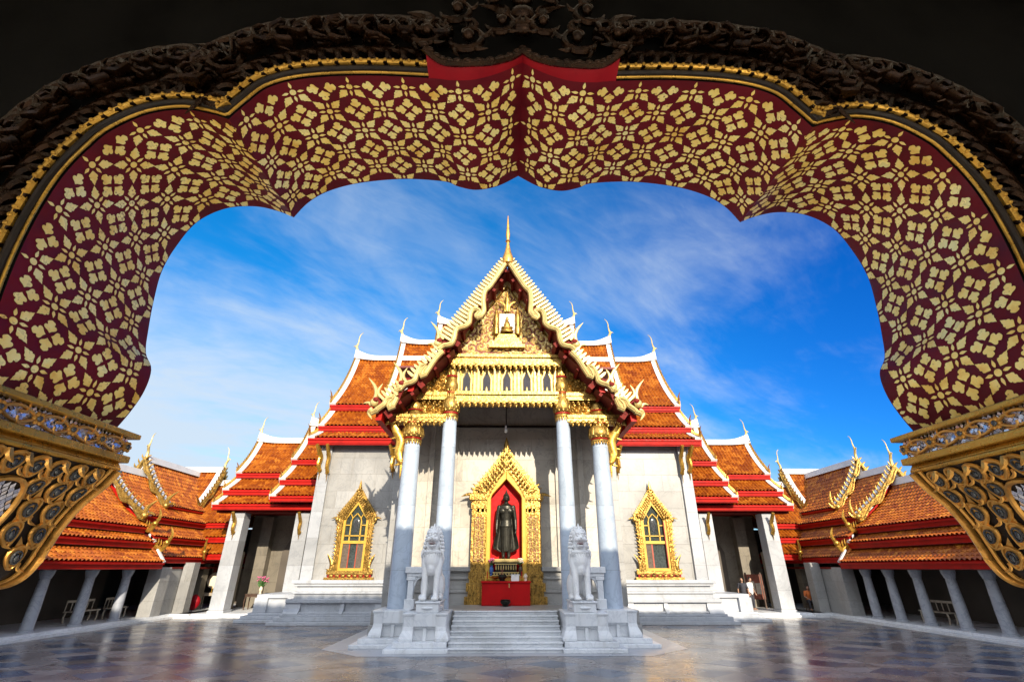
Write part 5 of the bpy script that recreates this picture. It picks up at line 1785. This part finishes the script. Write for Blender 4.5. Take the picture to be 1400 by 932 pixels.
al = thing('altar_table', 'plain red altar table standing in front of the gilded niche', 'table', (0, 22.9, 1.05))
m = MB(); m.box(-1.0, 1.04, 22.60, 23.25, 1.06, 1.90)
m.build('front', 'lacquer_red', al, smooth=False, bevel=.012)
m = MB(); m.box(-1.04, 1.08, 22.55, 23.28, 1.90, 1.97); m.build('tabletop', 'lacquer_red', al, smooth=False, bevel=.012)
m = MB(); m.box(.14, .17, 22.585, 22.61, 1.72, 1.88); m.build('tag', 'pale_gold', al, smooth=False)


def pot(name, label, cat, x, y, z, prof, mat, extras=None, group=None):
    t = thing(name, label, cat, (x, y, z), group)
    m = MB(); m.lathe(prof, 18, (x, y, z)); m.build('bowl', mat, t)
    if extras:
        extras(t)
    return t


def sticks(x, y, z, n, h):
    def f(t):
        m = MB(); q = random.Random(n)
        for _ in range(n):
            a = q.uniform(0, 6.28); r = q.uniform(0, .05)
            m.tube([(x + r * math.cos(a), y + r * math.sin(a), z - .03), (x + r * 2 * math.cos(a), y + r * 2 * math.sin(a), z + h * q.uniform(.7, 1))], .006, 5)
        m.build('incense_sticks', 'board_brown', t)
        m = MB(); m.lathe([(.11, z - .02), (.0, z - .015)], 14, (x, y, 0)); m.build('ash', 'pale_wood', t)
    return f


POT = [(.09, 0), (.13, .02), (.10, .05), (.17, .12), (.19, .19), (.16, .23), (.18, .25), (.12, .25), (.11, .2)]
pot('incense_pot', 'dark incense pot with sticks on the red altar table', 'pot', -.14, 22.8, 1.97, POT, 'bronze', sticks(-.14, 22.8, 2.22, 7, .25))
pot('floor_pot', 'dark bowl on the floor in front of the red altar table', 'bowl', 0.0, 22.3, 1.05, [(a * 1.15, b) for a, b in POT], 'bronze')
t = thing('donation_box', 'small pale box on the red altar table', 'box', (.40, 22.8, 1.97))
m = MB(); m.box(.24, .58, 22.7, 22.95, 1.97, 2.20); m.build('body', 'white_paint', t, smooth=False, bevel=.008)
m = MB(); m.box(.22, .60, 22.68, 22.97, 2.20, 2.225); m.build('lid', 'white_paint', t, smooth=False)
pot('cream_vase', 'little cream vase at the right end of the altar table', 'vase', .86, 22.85, 1.97, [(.06, 0), (.07, .03), (.05, .08), (.09, .16), (.08, .22), (.04, .26), (.06, .29)], 'flower_cream')
t = thing('gold_tray', 'gold footed tray on the altar before the stand', 'tray', (-.4, 22.85, 1.97))
m = MB(); m.lathe([(.14, 0), (.10, .03), (.05, .06), (.06, .10), (.26, .14), (.28, .17), (.24, .16)], 20, (-.45, 22.95, 1.97)); m.build('dish', 'gold', t)


def bouquet(t, x, y, z, r, mats, seed, n=22, h=.3):
    q = random.Random(seed)
    m = MB(); l = MB()
    for k in range(n):
        a = q.uniform(0, 6.28); e = q.uniform(.1, 1.0); rr = r * math.sqrt(q.uniform(.1, 1))
        c = (x + rr * math.cos(a), y + rr * math.sin(a), z + h * q.uniform(.45, 1))
        m.ball(c, (.045, .045, .035), 7)
        l.flame((x, y, z), (c[0] - x, c[1] - y, c[2] - z), (q.uniform(-1, 1), q.uniform(-1, 1), .3), h * .9, .03, q.uniform(-.3, .3), .3, seg=4)
    l.build('foliage', 'leaf_green', t); m.build('flowers', mats, t)


VASE = [(.07, 0), (.08, .03), (.05, .08), (.10, .2), (.09, .30), (.05, .38), (.08, .42)]
for s, lab, mt in ((-1, 'vase of purple and white flowers left of the bronze figure', 'flower_pink'), (1, 'vase of cream and pink flowers right of the bronze figure', 'flower_cream')):
    t = pot('flower_vase', lab, 'vase', .02 + s * .64, 23.38, 2.16, VASE, 'cloth_blue' if s < 0 else 'dark_wood', None, 'flower vases beside the figure')
    bouquet(t, .02 + s * .64, 23.38, 2.56, .12, mt, 3 + s)
for k, (x, lab) in enumerate(((-.78, 'thin red candle at the left end of the altar table'), (.70, 'thin red candle beside the cream vase on the altar'))):
    t = thing('candle', lab, 'candle', (x, 22.75, 1.97), 'altar candles')
    m = MB(); m.lathe([(.06, 0), (.07, .02), (.03, .05), (.025, .10)], 12, (x, 22.75, 1.97)); m.build('holder', 'gold', t)
    m = MB(); m.tube([(x, 22.75, 2.05), (x, 22.75, 2.35)], .018, 8); m.build('wax', 'lacquer_red', t)

t = thing('hanging_bulb', 'small white bulb hanging on a wire above the niche', 'light bulb', (0.0, 22.6, 8.4))
m = MB(); m.tube([(-.02, 22.6, 11.0), (-.02, 22.6, 8.72)], .012, 6); m.build('cord', 'black_lacquer', t)
m = MB(); m.lathe([(.0, -.16), (.07, -.13), (.09, -.05), (.06, .06), (.05, .14), (.05, .2)], 12, (-.02, 22.6, 8.5)); m.build('bulb', 'white_paint', t)

# ------------------------------------------------------------------ furniture under the cloisters
def bench(label, x, y, rz, L=1.7):
    t = thing('wooden_bench', label, 'bench', (0, 0, 0), 'benches in the cloister')
    m = MB(); m.box(-L / 2, L / 2, -.22, .22, .43, .48); m.build('seat', 'pale_wood', t, smooth=False, bevel=.01)
    for a in (-1, 1):
        for c in (-1, 1):
            m = MB(); m.sweep([(a * (L / 2 - .12), c * .17, .43), (a * (L / 2 - .08), c * .17, .22), (a * (L / 2 - .14), c * .18, 0)], .035, .035, (0, 1, 0), 6); m.build('leg', 'pale_wood', t)
    m = MB(); m.box(-L / 2 + .03, L / 2 - .03, .18, .22, .82, .92)
    for k in range(6):
        q = -L / 2 + .06 + (L - .12) * k / 5
        m.box(q - .02, q + .02, .185, .215, .48, .83)
    m.build('backrest', 'pale_wood', t, smooth=False, bevel=.008)
    t.location = (x, y, .2); t.rotation_euler = (0, 0, rz)
    return t


bench('pale wooden bench behind the second column of the left cloister', -19.9, 26.0, R(90))
bench('pale wooden bench by the corner pier of the left cloister', -19.8, 28.0, R(90), 1.2)
t = thing('armchair', 'dark chair with a pale curved frame at the far left edge of the cloister', 'chair', (0, 0, 0))
m = MB(); m.box(-.28, .28, -.27, .27, .42, .47); m.build('seat', 'dark_wood', t, bevel=.01)
for a in (-1, 1):
    for c in (-1, 1):
        m = MB(); m.tube([(a * .25, c * .24, .42), (a * .27, c * .26, 0)], .022, 6); m.build('leg', 'pale_wood', t)
    m = MB(); m.tube([(a * .27, -.26, .44), (a * .29, -.26, .66), (a * .28, .24, .68)], .02, 6); m.build('armrest', 'pale_wood', t)
m = MB(); m.tube(smooth_path([(-.27, .25, .45), (-.27, .30, .85), (-.15, .33, 1.0), (0, .33, 1.04), (.15, .33, 1.0), (.27, .30, .85), (.27, .25, .45)], 4), .025, 6)
m.box(-.1, .1, .29, .32, .47, 1.0); m.build('backrest', 'pale_wood', t)
t.location = (-19.6, 20.6, .2); t.rotation_euler = (0, 0, R(70))


def table(name, label, x, y, z, w, d, h, mat, group=None):
    t = thing(name, label, 'table', (x, y, z), group)
    m = MB(); m.box(x - w / 2, x + w / 2, y - d / 2, y + d / 2, z + h - .05, z + h); m.build('tabletop', mat, t, smooth=False, bevel=.01)
    for a in (-1, 1):
        for c in (-1, 1):
            m = MB(); m.sweep([(x + a * (w / 2 - .06), y + c * (d / 2 - .06), z + h - .05), (x + a * (w / 2 - .03), y + c * (d / 2 - .03), z + h * .5), (x + a * (w / 2 - .07), y + c * (d / 2 - .07), z)], .035, .035, (0, 1, 0), 6); m.build('leg', mat, t)
    m = MB(); m.box(x - w / 2 + .05, x + w / 2 - .05, y - d / 2 + .04, y - d / 2 + .06, z + h - .16, z + h - .05); m.build('apron', mat, t, smooth=False)
    return t


table('flower_table', 'dark table with a flower bowl between the piers of the left wing', -14.9, 33.0, .2, 1.5, .7, .85, 'dark_wood')
t = pot('flower_pot', 'pale vase of pink flowers on the dark table of the left wing', 'flowers', -14.9, 33.0, 1.05, VASE, 'flower_cream')
bouquet(t, -14.9, 33.0, 1.4, .35, 'flower_pink', 8, 40, .6)
table('offering_table', 'pale table with a round fan behind the inner pier of the left cloister', -18.6, 34.4, .2, 1.2, .6, .85, 'pale_wood')
t = thing('ceremonial_fan', 'round pale fan with a gold foot standing on the offering table', 'fan', (-18.6, 34.4, 1.05))
m = MB(); m.prism([(math.cos(a) * .42 - 18.6, 1.75 + math.sin(a) * .46) for a in [2 * pi * k / 24 for k in range(24)]], lambda u, w, d: (u, d, w), 34.36, 34.40); m.build('blade', 'flower_cream', t, smooth=False)
m = MB(); m.lathe([(.12, 0), (.03, .06), (.03, .35)], 12, (-18.6, 34.38, 1.05)); m.build('foot', 'gold', t)
t = thing('framed_picture', 'small red framed panel above the pale round fan', 'picture', (-18.6, 34.7, 2.3))
m = MB(); m.box(-18.95, -18.25, 34.62, 34.68, 2.2, 2.8); m.build('panel', 'shutter_red', t, smooth=False)
m = MB()
for a in (-1, 1):
    m.box(-18.6 + a * .36 - .03, -18.6 + a * .36 + .03, 34.58, 34.69, 2.15, 2.85); m.box(-18.98, -18.22, 34.58, 34.69, 2.5 + a * .33 - .03, 2.5 + a * .33 + .03)
m.build('frame', 'pale_wood', t, smooth=False)
t = thing('red_cushion', 'red cushion leaning by the stone pier at the left corner', 'cushion', (-18.3, 32.2, .2))
m = MB()
m.grid(lambda u, v: (-18.3 + .34 * math.cos(2 * pi * u) * (math.sin(pi * v)) ** .6, 32.2 + .22 * math.sin(2 * pi * u) * (math.sin(pi * v)) ** .6, .22 + .85 * v), 20, 12)
m.build('cover', 'crest_red', t, recalc=False)
m = MB(); m.tube([(-18.3 + .345 * math.cos(a), 32.2 + .22 * math.sin(a), .645) for a in [2 * pi * k / 24 for k in range(25)]], .018, 6); m.build('piping', 'crest_red', t)
t = thing('wall_lamp', 'little white lamp on the hall wall inside the left wing', 'lamp', (-10.6, 33.6, 4.3))
m = MB(); m.ball((-10.75, 33.0, 4.2), (.16, .16, .2), 12); m.build('globe', 'white_paint', t)
m = MB(); m.tube([(-10.42, 33.0, 4.0), (-10.62, 33.0, 3.98), (-10.75, 33.0, 4.06)], .025, 6); m.build('bracket', 'gold', t)

# right side: people resting and boards under the cloister
t = thing('notice_board', 'brown notice board with two pale sheets in the right wing', 'board', (16.1, 33.4, .2))
m = MB(); m.box(15.2, 16.3, 33.4, 33.46, .7, 2.1); m.build('panel', 'board_brown', t, smooth=False)
for x in (15.28, 16.22):
    m = MB(); m.box(x - .04, x + .04, 33.38, 33.48, .2, 2.2); m.build('leg', 'dark_wood', t, smooth=False)
m = MB(); m.box(15.4, 15.75, 33.385, 33.398, 1.1, 1.7); m.box(15.8, 16.12, 33.385, 33.398, 1.0, 1.6); m.build('sheets', 'pale_wood', t, smooth=False)


def person(label, loc, rz, pose, top, bottom, seated=.0, seed=0):
    """one skinned body; shirt, trousers and hair are fitted shells of their own"""
    t = thing('person', label, 'person', (0, 0, 0), 'people resting in the right gallery')
    J = {}
    hz = .50 if pose == 'sit' else .92
    lean = .12 if pose == 'sit' else .03
    J['hip'] = Vector((0, 0, hz)); J['chest'] = Vector((0, -lean, hz + .42)); J['neck'] = Vector((0, -lean - .02, hz + .56)); J['head'] = Vector((0, -lean - .06, hz + .71))
    skin = MB(); shirt = MB(); tr = MB(); hr = MB()
    skin.ball(J['head'], (.078, .095, .118), 14); capsule(skin, J['chest'], J['neck'] + Vector((0, 0, .06)), .07, .052)
    skin.ball(J['head'] + Vector((0, -.095, -.015)), (.016, .022, .026), 8)
    for s in (-1, 1):
        skin.ball(J['head'] + Vector((s * .078, .01, -.01)), (.014, .024, .032), 8)
        skin.ball(J['head'] + Vector((s * .032, -.085, .022)), (.018, .012, .010), 6)
    skin.ball(J['head'] + Vector((0, -.086, -.052)), (.026, .014, .010), 6)
    capsule(skin, J['hip'], J['chest'], .13, .13)
    capsule(shirt, J['hip'] + Vector((0, 0, .02)), J['chest'] + Vector((0, 0, -.05)), .155, .165)
    shirt.ball(J['chest'] + Vector((0, 0, .03)), (.20, .125, .12), 12)
    tr.ball(J['hip'], (.175, .14, .13), 12)
    for s in (-1, 1):
        sh = J['chest'] + Vector((s * .19, 0, .07))
        if pose == 'sit':
            kn = Vector((s * .14, -.44, hz + .02)); an = Vector((s * .13, -.46, .08)); el = sh + Vector((s * .07, -.08, -.27)); ha = Vector((s * .12, -.34, hz + .12))
        else:
            kn = Vector((s * .10, -.03, .49)); an = Vector((s * .11, 0, .08)); el = sh + Vector((s * .08, .03, -.28)); ha = el + Vector((s * .01, -.12, -.24))
        hp = J['hip'] + Vector((s * .09, 0, -.03))
        capsule(skin, hp, kn, .075, .052); capsule(skin, kn, an, .05, .036)
        capsule(skin, an, an + Vector((0, -.15, -.04)), .038, .03)
        capsule(skin, sh, el, .046, .036); capsule(skin, el, ha, .034, .024)
        d = (ha - el).normalized()
        skin.ball(ha + d * .05, (.036, .036, .036), 8)
        for k in range(4):
            o = ha + d * .07 + Vector((s * .0, 0, 0)) + Vector(((k - 1.5) * .018, 0, 0))
            capsule(skin, o, o + d * (.07 - .008 * abs(k - 1.5)) + Vector((0, -.01, -.01)), .009, .007, 6)
        capsule(skin, ha + d * .03 + Vector((-s * .03, 0, 0)), ha + d * .09 + Vector((-s * .05, -.01, 0)), .010, .008, 6)
        capsule(tr, hp, kn, .098, .075)
        capsule(tr, kn, kn.lerp(an, .8), .072, .06)
        capsule(shirt, sh, sh.lerp(el, .75), .066, .058)
    hr.ball(J['head'] + Vector((0, .02, .03)), (.092, .098, .112), 14)
    hr.ball(J['head'] + Vector((0, .06, -.06)), (.075, .06, .10), 12)
    sculpt(skin, 'body', 'skin', t, .014, 2)
    sculpt(shirt, 'shirt', top, t, .02, 2); sculpt(tr, 'trousers', bottom, t, .02, 2); sculpt(hr, 'hair', 'hair', t, .02, 1)
    t.location = loc; t.rotation_euler = (0, 0, rz)
    return t


person('person in a dark shirt standing nearest the plinth in the right wing', (14.15, 31.6, .2), R(-25), 'stand', 'cloth_dark', 'cloth_dark')
person('person in a pale shirt standing between the dark one and the notice board', (14.85, 32.2, .2), R(30), 'stand', 'white_paint', 'cloth_dark')
person('person in orange sitting on the stool beside the right wing pier', (18.15, 31.9, .2), R(-15), 'sit', 'cloth_orange', 'cloth_dark')
person('person in blue sitting nearest the corner pier of the right cloister', (19.15, 31.9, .2), R(-35), 'sit', 'cloth_blue', 'cloth_blue')
for x, lab in ((18.15, 'low dark stool under the person in orange'), (19.15, 'low dark stool under the person in blue')):
    t = thing('stool', lab, 'stool', (x, 31.95, .2), 'stools in the right gallery')
    m = MB(); m.box(x - .2, x + .2, 31.8, 32.15, .50, .56); m.build('seat', 'dark_wood', t, smooth=False, bevel=.01)
    for a in (-1, 1):
        for c in (-1, 1):
            m = MB(); m.tube([(x + a * .16, 31.97 + c * .14, .5), (x + a * .18, 31.97 + c * .16, .2)], .02, 6); m.build('leg', 'dark_wood', t)
bench('pale wooden bench behind the columns of the right cloister', 19.9, 24.8, R(-90))
for x, y, lab in ((-22.0, 21.0, 'tiny white lamp hanging in the left cloister'), (21.0, 22.0, 'tiny white lamp hanging in the right cloister')):
    pass
